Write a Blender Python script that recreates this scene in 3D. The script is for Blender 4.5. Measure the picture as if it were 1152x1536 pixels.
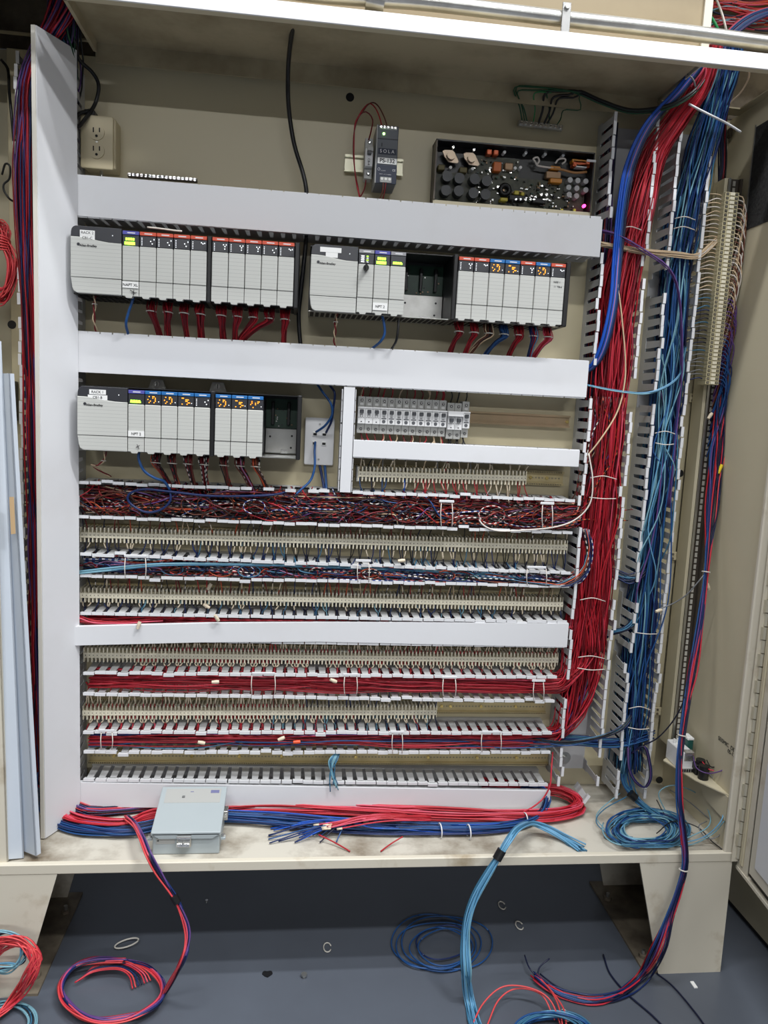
import bpy, bmesh, math, random
import numpy as np
from mathutils import Vector, Matrix
random.seed(7); rng = np.random.default_rng(7)
for o in list(bpy.data.objects): bpy.data.objects.remove(o)
SC = bpy.context.scene; COL = SC.collection
Z0 = 1.30
# ---------------------------------------------------------------- camera
F = 1150.4614839641436
W3 = np.array([0.13856006386021624, -0.11102670673998, 0.0418170416766299])
th = np.linalg.norm(W3); k_ = W3/th
K_ = np.array([[0, -k_[2], k_[1]], [k_[2], 0, -k_[0]], [-k_[1], k_[0], 0]])
ROT = (np.eye(3)+np.sin(th)*K_+(1-np.cos(th))*K_@K_)@np.array([[1, 0, 0], [0, 0, -1], [0, 1, 0.]])
CP = np.array([0, -1.8693191856624694, Z0])
cd = bpy.data.cameras.new('camera'); cam = bpy.data.objects.new('camera', cd); COL.objects.link(cam)
cd.sensor_fit = 'VERTICAL'; cd.sensor_height = 36; cd.sensor_width = 27; cd.lens = F/1536*36
cd.clip_start = 0.05
mw = Matrix.Identity(4)
for i in range(3):
    mw[i][0] = ROT[0][i]; mw[i][1] = -ROT[1][i]; mw[i][2] = -ROT[2][i]; mw[i][3] = CP[i]
cam.matrix_world = mw; SC.camera = cam
def ray(x, y): return ROT.T@np.array([(x-576)/F, (y-768)/F, 1.])
def at(x, y, Y):
    d = ray(x, y); return CP+d*(Y-CP[1])/d[1]
def atz(x, y, Z):
    d = ray(x, y); return CP+d*(Z-CP[2])/d[2]
def atx(x, y, X):
    d = ray(x, y); return CP+d*(X-CP[0])/d[0]
# ---------------------------------------------------------------- world + lights (ceiling tube rows of the hall, above and behind the camera)
wd = bpy.data.worlds.new('world'); SC.world = wd; wd.use_nodes = True
wd.node_tree.nodes['Background'].inputs[0].default_value = (1.0, 0.97, 0.92, 1)
wd.node_tree.nodes['Background'].inputs[1].default_value = 0.075
def tube_light(name, x, y, z, lx, ly, power, col=(0.97, 0.985, 1.0)):
    l = bpy.data.lights.new(name, 'AREA'); l.shape = 'RECTANGLE'; l.size = lx; l.size_y = ly
    l.energy = power; l.color = col
    o = bpy.data.objects.new(name, l); COL.objects.link(o); o.location = (x, y, z); return o
tube_light('ceiling_tube_light', -0.2, -1.03, 4.4, 2.4, 0.12, 92)
tube_light('ceiling_tube_light', 1.7, -1.6, 4.4, 1.2, 0.14, 125)
tube_light('ceiling_tube_light', 0.4, -3.05, 4.4, 4.8, 0.2, 165)
tube_light('ceiling_tube_light', 0.3, -10.0, 4.4, 6.0, 0.3, 640)
VS = SC.view_settings
VS.view_transform = 'Standard'; VS.look = 'None'; VS.gamma = 1.0; VS.use_curve_mapping = False
VS.exposure = -0.14
# ---------------------------------------------------------------- materials
MATS = {}
def srgb(r, g, b):
    f = lambda c: (c/255/12.92) if c/255 <= 0.04045 else ((c/255+0.055)/1.055)**2.4
    return (f(r), f(g), f(b))
def mat(name, col, rough=0.5, metal=0.0, var=0.0, scale=8.0, col2=None, lo=0.4, hi=0.7, bump=0.0, emit=None, estr=1.0, spec=0.5, alpha=1.0):
    if name in MATS: return MATS[name]
    m = bpy.data.materials.new(name); m.use_nodes = True; nt = m.node_tree; b = nt.nodes['Principled BSDF']
    b.inputs['Base Color'].default_value = (*col, 1); b.inputs['Roughness'].default_value = rough
    b.inputs['Metallic'].default_value = metal; b.inputs['Specular IOR Level'].default_value = spec
    if emit:
        b.inputs['Emission Color'].default_value = (*emit, 1); b.inputs['Emission Strength'].default_value = estr
    if var > 0 or bump > 0:
        tc = nt.nodes.new('ShaderNodeTexCoord'); nz = nt.nodes.new('ShaderNodeTexNoise')
        nz.inputs['Scale'].default_value = scale; nz.inputs['Detail'].default_value = 6; nz.inputs['Roughness'].default_value = 0.6
        nt.links.new(tc.outputs['Object'], nz.inputs['Vector'])
        if var > 0:
            mr = nt.nodes.new('ShaderNodeMapRange'); mr.inputs[1].default_value = lo; mr.inputs[2].default_value = hi
            mr.inputs[3].default_value = 0; mr.inputs[4].default_value = var
            mx = nt.nodes.new('ShaderNodeMix'); mx.data_type = 'RGBA'
            mx.inputs[6].default_value = (*col, 1); mx.inputs[7].default_value = (*(col2 or tuple(c*0.5 for c in col)), 1)
            nt.links.new(nz.outputs['Fac'], mr.inputs[0]); nt.links.new(mr.outputs[0], mx.inputs[0])
            nt.links.new(mx.outputs[2], b.inputs['Base Color'])
        if bump > 0:
            bp = nt.nodes.new('ShaderNodeBump'); bp.inputs['Strength'].default_value = bump; bp.inputs['Distance'].default_value = 0.002
            nt.links.new(nz.outputs['Fac'], bp.inputs['Height']); nt.links.new(bp.outputs[0], b.inputs['Normal'])
    MATS[name] = m; return m
def stripe(name, a, b2, period=0.014, duty=0.5):
    m = mat(name, a, 0.4); nt = m.node_tree; b = nt.nodes['Principled BSDF']
    at_ = nt.nodes.new('ShaderNodeAttribute'); at_.attribute_name = 'along'
    d = nt.nodes.new('ShaderNodeMath'); d.operation = 'DIVIDE'; d.inputs[1].default_value = period
    fr = nt.nodes.new('ShaderNodeMath'); fr.operation = 'FRACT'
    g = nt.nodes.new('ShaderNodeMath'); g.operation = 'GREATER_THAN'; g.inputs[1].default_value = duty
    mx = nt.nodes.new('ShaderNodeMix'); mx.data_type = 'RGBA'
    mx.inputs[6].default_value = (*a, 1); mx.inputs[7].default_value = (*b2, 1)
    L = nt.links.new
    L(at_.outputs['Fac'], d.inputs[0]); L(d.outputs[0], fr.inputs[0]); L(fr.outputs[0], g.inputs[0]); L(g.outputs[0], mx.inputs[0]); L(mx.outputs[2], b.inputs['Base Color'])
    return m
def lined(name, col, dark, pitch, duty=0.06, rough=0.5, axis=2):
    m = mat(name, col, rough); nt = m.node_tree; b = nt.nodes['Principled BSDF']; L = nt.links.new
    tc = nt.nodes.new('ShaderNodeTexCoord'); sp = nt.nodes.new('ShaderNodeSeparateXYZ'); L(tc.outputs['Object'], sp.inputs[0])
    d = nt.nodes.new('ShaderNodeMath'); d.operation = 'DIVIDE'; d.inputs[1].default_value = pitch; L(sp.outputs[axis], d.inputs[0])
    fr = nt.nodes.new('ShaderNodeMath'); fr.operation = 'FRACT'; L(d.outputs[0], fr.inputs[0])
    g = nt.nodes.new('ShaderNodeMath'); g.operation = 'LESS_THAN'; g.inputs[1].default_value = duty; L(fr.outputs[0], g.inputs[0])
    mx = nt.nodes.new('ShaderNodeMix'); mx.data_type = 'RGBA'; mx.inputs[6].default_value = (*col, 1); mx.inputs[7].default_value = (*dark, 1)
    L(g.outputs[0], mx.inputs[0]); L(mx.outputs[2], b.inputs['Base Color']); return m
CREAM = mat('cream_paint', srgb(204, 195, 168), 0.45, var=0.25, scale=3, col2=srgb(186, 174, 142), bump=0.03)
CREAMD = mat('cream_paint_dirty', srgb(202, 197, 184), 0.5, var=0.9, scale=8, col2=srgb(104, 88, 66), lo=0.42, hi=0.70, bump=0.05)
CREAMW = mat('cream_paint_worn', srgb(214, 207, 190), 0.5, var=0.8, scale=9, col2=srgb(150, 128, 92), lo=0.58, hi=0.8, bump=0.05)
PANELM = mat('panel_paint', srgb(208, 197, 164), 0.38, var=0.2, scale=2.5, col2=srgb(194, 181, 144))
CEILM = mat('smudged_shaded_cream', srgb(176, 165, 136), 0.5, var=0.85, scale=4.5, col2=srgb(112, 98, 70), lo=0.42, hi=0.72)  # smudged cream, base also darkened to carry the ceiling's shade
WWAY = mat('shaded_wireway_tan', srgb(150, 134, 104), 0.5, var=0.5, scale=6, col2=srgb(122, 104, 76), lo=0.5, hi=0.8)  # tan deepened so the colour holds the shadow on the wireway front
PVC = mat('white_pvc', srgb(222, 223, 226), 0.38, var=0.25, scale=6, col2=srgb(196, 194, 190), lo=0.5, hi=0.8)
PVCG = mat('grey_pvc', srgb(196, 197, 198), 0.45, var=0.2, scale=9, col2=srgb(168, 166, 162))
PVCY = mat('yellowed_pvc', srgb(214, 210, 200), 0.45, var=0.6, scale=5, col2=srgb(190, 172, 140), lo=0.55, hi=0.85)
WHITE = mat('white_plastic', srgb(232, 232, 232), 0.35)
LABELW = mat('label_white', srgb(240, 240, 238), 0.6)
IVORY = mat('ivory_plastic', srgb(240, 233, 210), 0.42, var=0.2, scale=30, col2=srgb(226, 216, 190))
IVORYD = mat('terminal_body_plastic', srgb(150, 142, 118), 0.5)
BEIGE = mat('beige_plastic', srgb(205, 192, 158), 0.4)
MARK = mat('wire_marker_sleeve', srgb(214, 200, 176), 0.5)
ABG = mat('module_grey_plastic', srgb(196, 197, 192), 0.42)
ABL = lined('module_grey_lined', srgb(197, 198, 193), srgb(172, 173, 170), 0.0078, 0.09, 0.42)
ABD = mat('module_dark_plastic', srgb(52, 53, 58), 0.35)
BLK = mat('black_plastic', (0.008, 0.008, 0.009), 0.4)
BLKM = mat('black_metal', (0.012, 0.012, 0.012), 0.35, var=0.3, scale=20, col2=(0.03, 0.028, 0.025))
GRAYB = mat('junction_box_grey', srgb(168, 177, 180), 0.42, var=0.25, scale=5, col2=srgb(158, 168, 172))
GRAYL = mat('label_grey', srgb(172, 173, 170), 0.45)
BRKG = mat('breaker_grey', srgb(190, 190, 186), 0.45)
STEEL = mat('zinc_steel', (0.55, 0.55, 0.53), 0.32, 0.9, var=0.4, scale=25, col2=(0.3, 0.29, 0.27))
STEELB = mat('bright_steel', (0.75, 0.75, 0.74), 0.25, 0.9)
GALV = mat('galvanised_conduit', (0.62, 0.62, 0.60), 0.3, 0.85, var=0.5, scale=18, col2=(0.36, 0.34, 0.31), bump=0.05)
BRASS = mat('yellow_zinc_rail', srgb(206, 190, 144), 0.35, 0.25, var=0.5, scale=15, col2=srgb(166, 150, 108))
RUSTY = mat('irised_zinc_rail', srgb(196, 168, 136), 0.3, 0.8, var=0.6, scale=10, col2=srgb(160, 150, 120))
DARKSLOT = mat('dark_slot', (0.012, 0.011, 0.01), 0.7)
PCB = mat('green_circuit_board', srgb(34, 70, 52), 0.4, var=0.5, scale=60, col2=srgb(20, 44, 36))
PCBO = mat('olive_circuit_board', srgb(78, 80, 62), 0.45, var=0.8, scale=90, col2=srgb(40, 44, 36))
COPPER = mat('copper_winding', srgb(196, 92, 50), 0.3, 0.3)
AMBER = mat('amber_tape', srgb(214, 140, 44), 0.35)
YEL = mat('yellow_component', srgb(205, 190, 70), 0.4)
TAN = mat('tan_component', srgb(150, 120, 90), 0.35, 0.3)
EPOXY = mat('floor_epoxy', srgb(90, 96, 106), 0.3, var=0.5, scale=2.2, col2=srgb(76, 80, 88), bump=0.02)
FOOTM = mat('rusty_foot_plate', srgb(120, 110, 94), 0.7, var=0.9, scale=12, col2=srgb(58, 48, 38))
SHEETB = mat('bluish_white_sheet', srgb(200, 208, 218), 0.35, var=0.25, scale=4, col2=srgb(180, 188, 198))
TAPE = mat('brown_paper_tape', srgb(190, 160, 120), 0.6)
LEDG = mat('green_led', (0.2, 0.9, 0.05), 0.4, emit=(0.35, 1.0, 0.03), estr=6)
LEDW = mat('green_lamp', (0.3, 1, 0.2), 0.4, emit=(0.4, 1.0, 0.2), estr=9)
LEDO = mat('amber_led', (0.9, 0.3, 0.02), 0.4, emit=(1.0, 0.34, 0.02), estr=2.2)
LEDWH = mat('white_led', (0.9, 0.9, 0.9), 0.4, emit=(0.9, 0.95, 1.0), estr=1.1)
LEDP = mat('pink_led', (1, 0.05, 0.3), 0.4, emit=(1.0, 0.03, 0.22), estr=9)
STR_R = mat('red_label_strip', srgb(206, 84, 60), 0.5)
STR_B = mat('blue_label_strip', srgb(30, 108, 176), 0.5)
STR_P = mat('purple_label_strip', srgb(84, 84, 168), 0.5)
STR_G = mat('grey_label_strip', srgb(150, 150, 154), 0.5)
INK = mat('black_print', (0.015, 0.015, 0.018), 0.6)
INKW = mat('white_print', srgb(225, 225, 228), 0.6)
NAVY = mat('navy_label', srgb(30, 40, 62), 0.5)
PSG = mat('slate_power_supply', srgb(92, 96, 104), 0.45)
TEAL = mat('teal_relay', srgb(30, 84, 78), 0.35)
FILT = mat('black_filter_mesh', (0.012, 0.012, 0.012), 0.9, var=0.6, scale=160, col2=(0.05, 0.05, 0.05), bump=0.6)
# wire insulation
WC = {}
def wcol(n, c, rough=0.38): WC[n] = mat('wire_'+n, c, rough, spec=0.4); return WC[n]
wcol('red', srgb(168, 28, 40)); wcol('red_bright', srgb(194, 48, 64)); wcol('red_dark', srgb(112, 18, 28)); wcol('pink', srgb(206, 78, 100))
wcol('blue', srgb(34, 78, 134)); wcol('blue_deep', srgb(24, 44, 94)); wcol('navy', srgb(22, 27, 54)); wcol('blue_cable', srgb(22, 82, 186))
wcol('teal', srgb(60, 110, 140)); wcol('sky', srgb(100, 156, 192)); wcol('pale_teal', srgb(120, 165, 180)); wcol('purple', srgb(96, 66, 126)); wcol('lilac', srgb(166, 116, 160))
wcol('black', (0.012, 0.012, 0.013)); wcol('white', srgb(216, 208, 200)); wcol('beige', srgb(206, 182, 150)); wcol('brown', srgb(104, 58, 44)); wcol('orange', srgb(196, 82, 48))
wcol('green', srgb(20, 74, 44)); wcol('green_bright', srgb(20, 130, 70)); wcol('grey', srgb(120, 122, 124)); wcol('yellow', srgb(220, 190, 60)); wcol('coral', srgb(214, 76, 78))
WC['st_kw'] = stripe('wire_black_white', (0.015, 0.015, 0.016), srgb(220, 214, 208))
WC['st_rw'] = stripe('wire_red_white', srgb(168, 40, 40), srgb(222, 205, 200))
WC['st_bw'] = stripe('wire_blue_white', srgb(30, 60, 130), srgb(215, 215, 225))
WC['st_ok'] = stripe('wire_orange_black', srgb(196, 84, 44), (0.02, 0.02, 0.02))
WC['st_rk'] = stripe('wire_red_black', srgb(160, 34, 40), (0.02, 0.02, 0.022), 0.02)
# ---------------------------------------------------------------- builders
class MB:
    def __init__(s): s.v = []; s.f = []; s.m = []; s.sm = []; s.al = {}; s.n = 0; s.mats = []
    def mi(s, m):
        if m not in s.mats: s.mats.append(m)
        return s.mats.index(m)
    def add(s, V, Fc, m, smooth=False, along=None):
        i = s.mi(m); b = s.n
        V = np.asarray(V, float).reshape(-1, 3); s.v.append(V); s.n += len(V)
        if along is not None: s.al[b] = np.asarray(along)
        for f in Fc: s.f.append(tuple(int(q)+b for q in f)); s.m.append(i); s.sm.append(smooth)
        return s
    def box(s, a, b, m, c=0.0, M=None):
        x0, y0, z0 = [min(p, q) for p, q in zip(a, b)]; x1, y1, z1 = [max(p, q) for p, q in zip(a, b)]
        if c <= 0:
            V = [(x0, y0, z0), (x1, y0, z0), (x1, y1, z0), (x0, y1, z0), (x0, y0, z1), (x1, y0, z1), (x1, y1, z1), (x0, y1, z1)]
            Fc = [(0, 3, 2, 1), (4, 5, 6, 7), (0, 1, 5, 4), (1, 2, 6, 5), (2, 3, 7, 6), (3, 0, 4, 7)]
        else:
            c = min(c, (x1-x0)*.45, (y1-y0)*.45, (z1-z0)*.45)
            V = []; ix = {}
            for X in (0, 1):
                for Y in (0, 1):
                    for Z in (0, 1):
                        p = [(x0, x1)[X], (y0, y1)[Y], (z0, z1)[Z]]; d = [(1, -1)[X]*c, (1, -1)[Y]*c, (1, -1)[Z]*c]
                        for a_ in range(3):
                            q = [p[t]+(0 if t == a_ else d[t]) for t in range(3)]; ix[(X, Y, Z, a_)] = len(V); V.append(q)
            Fc = []
            for a_ in range(3):
                u, w = [t for t in range(3) if t != a_]
                for sd in (0, 1):
                    cs = []
                    for (p, q) in ((0, 0), (1, 0), (1, 1), (0, 1)):
                        k = [0, 0, 0]; k[a_] = sd; k[u] = p; k[w] = q; cs.append(ix[(*k, a_)])
                    Fc.append(cs)
                for (p, q) in ((0, 0), (1, 0), (1, 1), (0, 1)):
                    k0 = [0, 0, 0]; k0[u] = p; k0[w] = q; k1 = list(k0); k1[a_] = 1
                    Fc.append([ix[(*k0, u)], ix[(*k1, u)], ix[(*k1, w)], ix[(*k0, w)]])
            for X in (0, 1):
                for Y in (0, 1):
                    for Z in (0, 1): Fc.append([ix[(X, Y, Z, t)] for t in range(3)])
        V = np.array(V)
        if M is not None: V = (np.array(M)[:3, :3]@V.T).T+np.array(M)[:3, 3]
        return s.add(V, Fc, m)
    def prism(s, poly, lo, hi, m, axis='y'):
        n = len(poly); V = []
        for h in (lo, hi):
            for (a, b) in poly:
                V.append({'y': (a, h, b), 'x': (h, a, b), 'z': (a, b, h)}[axis])
        Fc = [tuple(range(n)), tuple(range(2*n-1, n-1, -1))]+[(i, (i+1) % n, n+(i+1) % n, n+i) for i in range(n)]
        return s.add(V, Fc, m)
    def wires(s, P, r, ms, n=5, caps=True):
        P = np.asarray(P, float)
        if P.ndim == 2: P = P[None]
        Wn, Mn, _ = P.shape
        r = np.broadcast_to(np.asarray(r, float), (Wn,))
        if not isinstance(ms, (list, tuple)): ms = [ms]*Wn
        T = np.gradient(P, axis=1); T /= (np.linalg.norm(T, axis=2, keepdims=True)+1e-12)
        ref = np.where(np.abs(T[:, 0, 2:3]) < 0.8, np.array([[0, 0, 1.]]), np.array([[1., 0, 0]]))
        N = np.cross(T[:, 0], ref); N /= (np.linalg.norm(N, axis=1, keepdims=True)+1e-12)
        an = np.arange(n)/n*2*math.pi
        V = np.zeros((Wn, Mn, n, 3))
        for j in range(Mn):
            t = T[:, j]; N = N-t*np.sum(N*t, axis=1, keepdims=True); N /= (np.linalg.norm(N, axis=1, keepdims=True)+1e-12)
            Bn = np.cross(t, N)
            V[:, j] = P[:, j, None]+r[:, None, None]*(np.cos(an)[None, :, None]*N[:, None]+np.sin(an)[None, :, None]*Bn[:, None])
        L = np.concatenate([np.zeros((Wn, 1)), np.cumsum(np.linalg.norm(np.diff(P, axis=1), axis=2), axis=1)], axis=1)
        base = []
        for j in range(Mn-1):
            for a in range(n):
                b = (a+1) % n; base.append((j*n+a, j*n+b, (j+1)*n+b, (j+1)*n+a))
        if caps: base += [tuple(range(n-1, -1, -1)), tuple((Mn-1)*n+a for a in range(n))]
        ph = rng.random(Wn)
        for w in range(Wn): s.add(V[w].reshape(-1, 3), base, ms[w], True, np.repeat(L[w]+ph[w], n))
        return s
    def cyl(s, p0, p1, r, m, n=12, r2=None):
        p0 = np.array(p0, float); p1 = np.array(p1, float); d = p1-p0; d /= np.linalg.norm(d)
        q = np.cross(d, [0, 0, 1.] if abs(d[2]) < .9 else [1., 0, 0]); q /= np.linalg.norm(q); t = np.cross(d, q)
        r2 = r if r2 is None else r2; an = np.arange(n)/n*2*math.pi
        V = np.concatenate([p0+r*(np.cos(an)[:, None]*q+np.sin(an)[:, None]*t), p1+r2*(np.cos(an)[:, None]*q+np.sin(an)[:, None]*t)])
        s.add(V, [(i, (i+1) % n, n+(i+1) % n, n+i) for i in range(n)], m, True)
        s.add(V, [tuple(range(n-1, -1, -1)), tuple(range(n, 2*n))], m); return s
    def ring(s, c, R, r, m, ax=(0, 0, 1), n=24, k=6):
        ax = np.array(ax, float)/np.linalg.norm(ax); q = np.cross(ax, [0, 0, 1.] if abs(ax[2]) < .9 else [1., 0, 0]); q /= np.linalg.norm(q); t = np.cross(ax, q)
        V = []; Fc = []
        for i in range(n):
            a = i/n*2*math.pi; e = math.cos(a)*q+math.sin(a)*t
            for j in range(k):
                b = j/k*2*math.pi; V.append(np.array(c)+e*(R+r*math.cos(b))+ax*r*math.sin(b))
        for i in range(n):
            for j in range(k): Fc.append((i*k+j, i*k+(j+1) % k, ((i+1) % n)*k+(j+1) % k, ((i+1) % n)*k+j))
        return s.add(V, Fc, m, True)
    def mesh(s, name):
        me = bpy.data.meshes.new(name); V = np.concatenate(s.v) if s.v else np.zeros((0, 3))
        me.from_pydata(V.tolist(), [], s.f)
        for m in s.mats: me.materials.append(m)
        me.polygons.foreach_set('material_index', s.m); me.polygons.foreach_set('use_smooth', s.sm)
        if s.al:
            A = np.zeros(len(V))
            for b, a in s.al.items(): A[b:b+len(a)] = a
            t = me.attributes.new('along', 'FLOAT', 'POINT'); t.data.foreach_set('value', A)
        me.update(); return me
    def obj(s, name, parent=None, label=None, kind=None, bevel=0, seg=2, fix=True):
        me = s.mesh(name)
        if fix or bevel:
            bm = bmesh.new(); bm.from_mesh(me)
            if fix and not s.al: bmesh.ops.recalc_face_normals(bm, faces=bm.faces)
            if bevel: bmesh.ops.bevel(bm, geom=[e for e in bm.edges if e.calc_face_angle(0) > 0.5], offset=bevel, segments=seg, profile=0.5, affect='EDGES', clamp_overlap=True)
            bm.to_mesh(me); bm.free()
        return link(name, me, parent, label, kind)
def link(name, me, parent=None, label=None, kind=None):
    o = bpy.data.objects.new(name, me); COL.objects.link(o)
    if parent is not None:
        o.parent = parent; o.matrix_parent_inverse = Matrix.Translation(-parent.location)
    if label: o['label'] = label
    if kind: o['kind'] = kind
    return o
def tag(o, label, cat, group=None, kind=None):
    o['label'] = label; o['category'] = cat
    if group: o['group'] = group
    if kind: o['kind'] = kind
    return o
def thing(name, label, cat, loc=(0, 0, 0), group=None, kind=None):
    o = bpy.data.objects.new(name, None); COL.objects.link(o); o.location = loc; o.empty_display_size = 0.02
    return tag(o, label, cat, group, kind)
TXT = {}
def text_mesh(body, size, m, bold=0.0):
    key = (body, size, m.name)
    if key in TXT: return TXT[key]
    cu = bpy.data.curves.new('print', 'FONT'); cu.body = body; cu.size = size; cu.align_x = 'CENTER'; cu.align_y = 'CENTER'; cu.extrude = 0.00015; cu.offset = bold
    o = bpy.data.objects.new('print', cu); COL.objects.link(o)
    dg = bpy.context.evaluated_depsgraph_get(); me = bpy.data.meshes.new_from_object(o.evaluated_get(dg))
    me.materials.clear(); me.materials.append(m)
    bpy.data.objects.remove(o); bpy.data.curves.remove(cu); TXT[key] = me; return me
def text(body, c, size, m, parent, rot=(math.pi/2, 0, 0), bold=0.0, sx=1.0, name='lettering'):
    o = bpy.data.objects.new(name, text_mesh(body, size, m, bold)); COL.objects.link(o); o.parent = parent
    if parent.parent is None: o.matrix_parent_inverse = Matrix.Translation(-parent.location)
    o.location = c; o.rotation_euler = rot; o.scale = (sx, 1, 1); return o
def sub(mb, name, part, **k):      # a sub-part: the part sits at the thing's origin offset by its parent inverse
    o = mb.obj(name, None, **k); o.parent = part
    return o
# ================================================================ SETTING
fl = MB(); fl.add([(-6, -9, 0), (7, -9, 0), (7, 5, 0), (-6, 5, 0)], [(0, 1, 2, 3)], EPOXY)
o = fl.obj('floor', fix=False); tag(o, 'slate blue painted concrete floor under the cabinet', 'floor', kind='structure')
wl = MB(); wl.box((-6, 3.0, 0), (7, 3.1, 4.6), mat('hall_wall', srgb(120, 124, 132), 0.7))
o = wl.obj('wall_back'); tag(o, 'plain hall wall far behind the cabinet', 'wall', kind='structure')
# ---------------------------------------------------------------- enclosure
XL, XR, YF, YB, ZB, ZF, ZC = -0.705, 1.045, -0.30, 0.035, 0.285, 0.305, 2.042
cab = thing('electrical_cabinet', 'large cream painted steel control cabinet standing open on tapered legs', 'cabinet', (0.17, -0.15, 0))
def P(mb, name, **k): return mb.obj(name, cab, **k)
b = MB().box((XL, YB, ZB), (XR, YB+0.003, ZC), CREAM); P(b, 'back_wall')
b = MB().box((XL, YF, ZB), (XL+0.003, YB, ZC), CREAM); P(b, 'side_wall')
b = MB().box((1.030, YF+0.012, ZF), (1.033, YB, ZC), CREAM)
b.box((1.022, YF, ZF-0.004), (XR, YF+0.012, ZC), CREAMW, 0.003); P(b, 'side_wall')
# ceiling with two wire openings (left and right ends)
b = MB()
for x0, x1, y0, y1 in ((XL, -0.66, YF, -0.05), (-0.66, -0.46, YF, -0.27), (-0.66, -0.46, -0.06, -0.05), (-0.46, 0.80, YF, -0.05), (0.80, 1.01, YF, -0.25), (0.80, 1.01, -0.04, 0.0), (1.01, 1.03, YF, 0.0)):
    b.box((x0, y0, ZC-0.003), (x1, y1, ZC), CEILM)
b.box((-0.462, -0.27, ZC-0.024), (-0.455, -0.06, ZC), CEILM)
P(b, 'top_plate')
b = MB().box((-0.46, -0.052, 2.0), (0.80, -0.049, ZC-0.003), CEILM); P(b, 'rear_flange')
b = MB().box((XL, YF-0.002, 2.013), (XR, YF+0.002, 2.043), mat('white_lip_paint', srgb(236, 236, 238), 0.3), 0.001)
b.box((XL, YF+0.001, 2.013), (XR, YF+0.017, 2.0155), CREAM); P(b, 'top_lip')
b = MB().box((XL, YF+0.01, ZF-0.003), (XR-0.013, YB, ZF), CREAMD); P(b, 'bottom_plate')
b = MB().box((XL, YF-0.002, ZB), (XR, YF+0.012, ZF+0.003), CREAMW, 0.002); P(b, 'sill')
# mounting panel and its bolts
PZ0 = 0.375
b = MB().box((-0.66, 0.0, PZ0), (0.985, 0.003, 2.032), PANELM, 0.001); P(b, 'mounting_panel')
for x, y in ((525, 146), (1020, 710), (989, 1170), (18, 487)):
    q = at(x, y, 0.0); b = MB().cyl((q[0], -0.0012, q[2]), (q[0], 0.001, q[2]), 0.0095, DARKSLOT, 16); P(b, 'bolt_hole')
q = at(846, 1136, 0.0)
b = MB().cyl((q[0], -0.004, q[2]), (q[0], 0, q[2]), 0.017, STEEL, 24); b.cyl((q[0], -0.012, q[2]), (q[0], -0.004, q[2]), 0.0085, STEEL, 6); P(b, 'panel_bolt')
q = at(1098, 198, 0.02); b = MB().cyl((q[0], 0.02, q[2]), (q[0], 0.034, q[2]), 0.011, FOOTM, 16); P(b, 'panel_bolt')
q = at(893, 1170, 0); b = MB().box((0.687, -0.001, 0.376), (0.7, 0.0, 0.401), TAPE); P(b, 'tape_patch')
# legs
def leg(xt0, xt1, xb0, xb1, tag_):
    g = MB().prism([(xt0, ZB), (xt1, ZB), (xb1, 0.0), (xb0, 0.0)], YF-0.001, YF+0.003, CREAMW)
    L = P(g, 'leg')
    inner = xt0 if tag_ == 'r' else xt1; ib = xb0 if tag_ == 'r' else xb1; s = 1 if tag_ == 'r' else -1
    r = MB().prism([(xt0-0.0*s, ZB), (xt1, ZB), (xb1, 0.0), (xb0, 0.0)], 0.03, 0.034, CREAMD); sub(r, 'rear_plate', L)
    r = MB(); ox = xt1 if tag_ == 'r' else xt0
    r.box((ox-0.004*s, YF+0.003, 0), (ox, 0.03, ZB), CREAMD); sub(r, 'outer_plate', L)
    r = MB().box((ib-0.035*s, YF+0.0, 0.0), (ox, 0.05, 0.006), FOOTM); sub(r, 'foot_plate', L)
    for yy in (-0.03, -0.25):
        r = MB().cyl((ib-0.015*s, yy, 0.006), (ib-0.015*s, yy, 0.014), 0.011, FOOTM, 6).cyl((ib-0.015*s, yy, 0.014), (ib-0.015*s, yy, 0.024), 0.005, STEEL, 8); sub(r, 'anchor_bolt', L)
leg(0.816, 1.043, 0.890, 1.046, 'r'); leg(-0.703, -0.478, -0.706, -0.556, 'l')
# right side wall: black filter vent, screws, lettering
b = MB().box((1.0285, -0.29, 1.755), (1.0305, -0.085, 1.985), FILT)
b.box((1.027, -0.086, 1.75), (1.0305, -0.083, 1.99), STEEL); P(b, 'filter_vent')
for (x, y, t, sz) in ((1092, 1118, 'SEISMIC  DETE', 0.0135), (1098, 1131, '05-132', 0.013)):
    q = atx(x, y, 1.0295); text(t, (1.0292, q[1], q[2]), sz, INK, cab, rot=(math.pi/2, 0, -math.pi/2))
# hinge knuckles (piano hinge down the right jamb) and door
DA = math.radians(-96)   # door swung open towards the camera
dd = np.array([math.cos(DA), math.sin(DA)]); dn = np.array([-dd[1], dd[0]])
def dbox(u0, u1, w0, w1, z0, z1, m, name, c=0.0):
    M = np.eye(4); M[0, 0], M[1, 0] = dd; M[0, 1], M[1, 1] = dn; M[0, 3], M[1, 3] = 1.056, -0.306
    return MB().box((u0, w0, z0), (u1, w1, z1), m, c, M).obj(name, cab) if name == 'door' else sub(MB().box((u0, w0, z0), (u1, w1, z1), m, c, M), name, door)
door = dbox(0.0, 0.86, 0.026, 0.03, 0.275, 2.03, CREAM, 'door')
zz = 0.300; i = 0; kme = None
kb = MB().cyl((0, 0, 0.0), (0, 0, 0.0285), 0.0052, mat('painted_hinge', srgb(196, 190, 172), 0.35, 0.3), 12)
kb.box((-0.010, -0.0012, 0.0), (0.0, 0.0012, 0.0285), MATS['painted_hinge']); km1 = kb.mesh('hinge_knuckle')
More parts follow.
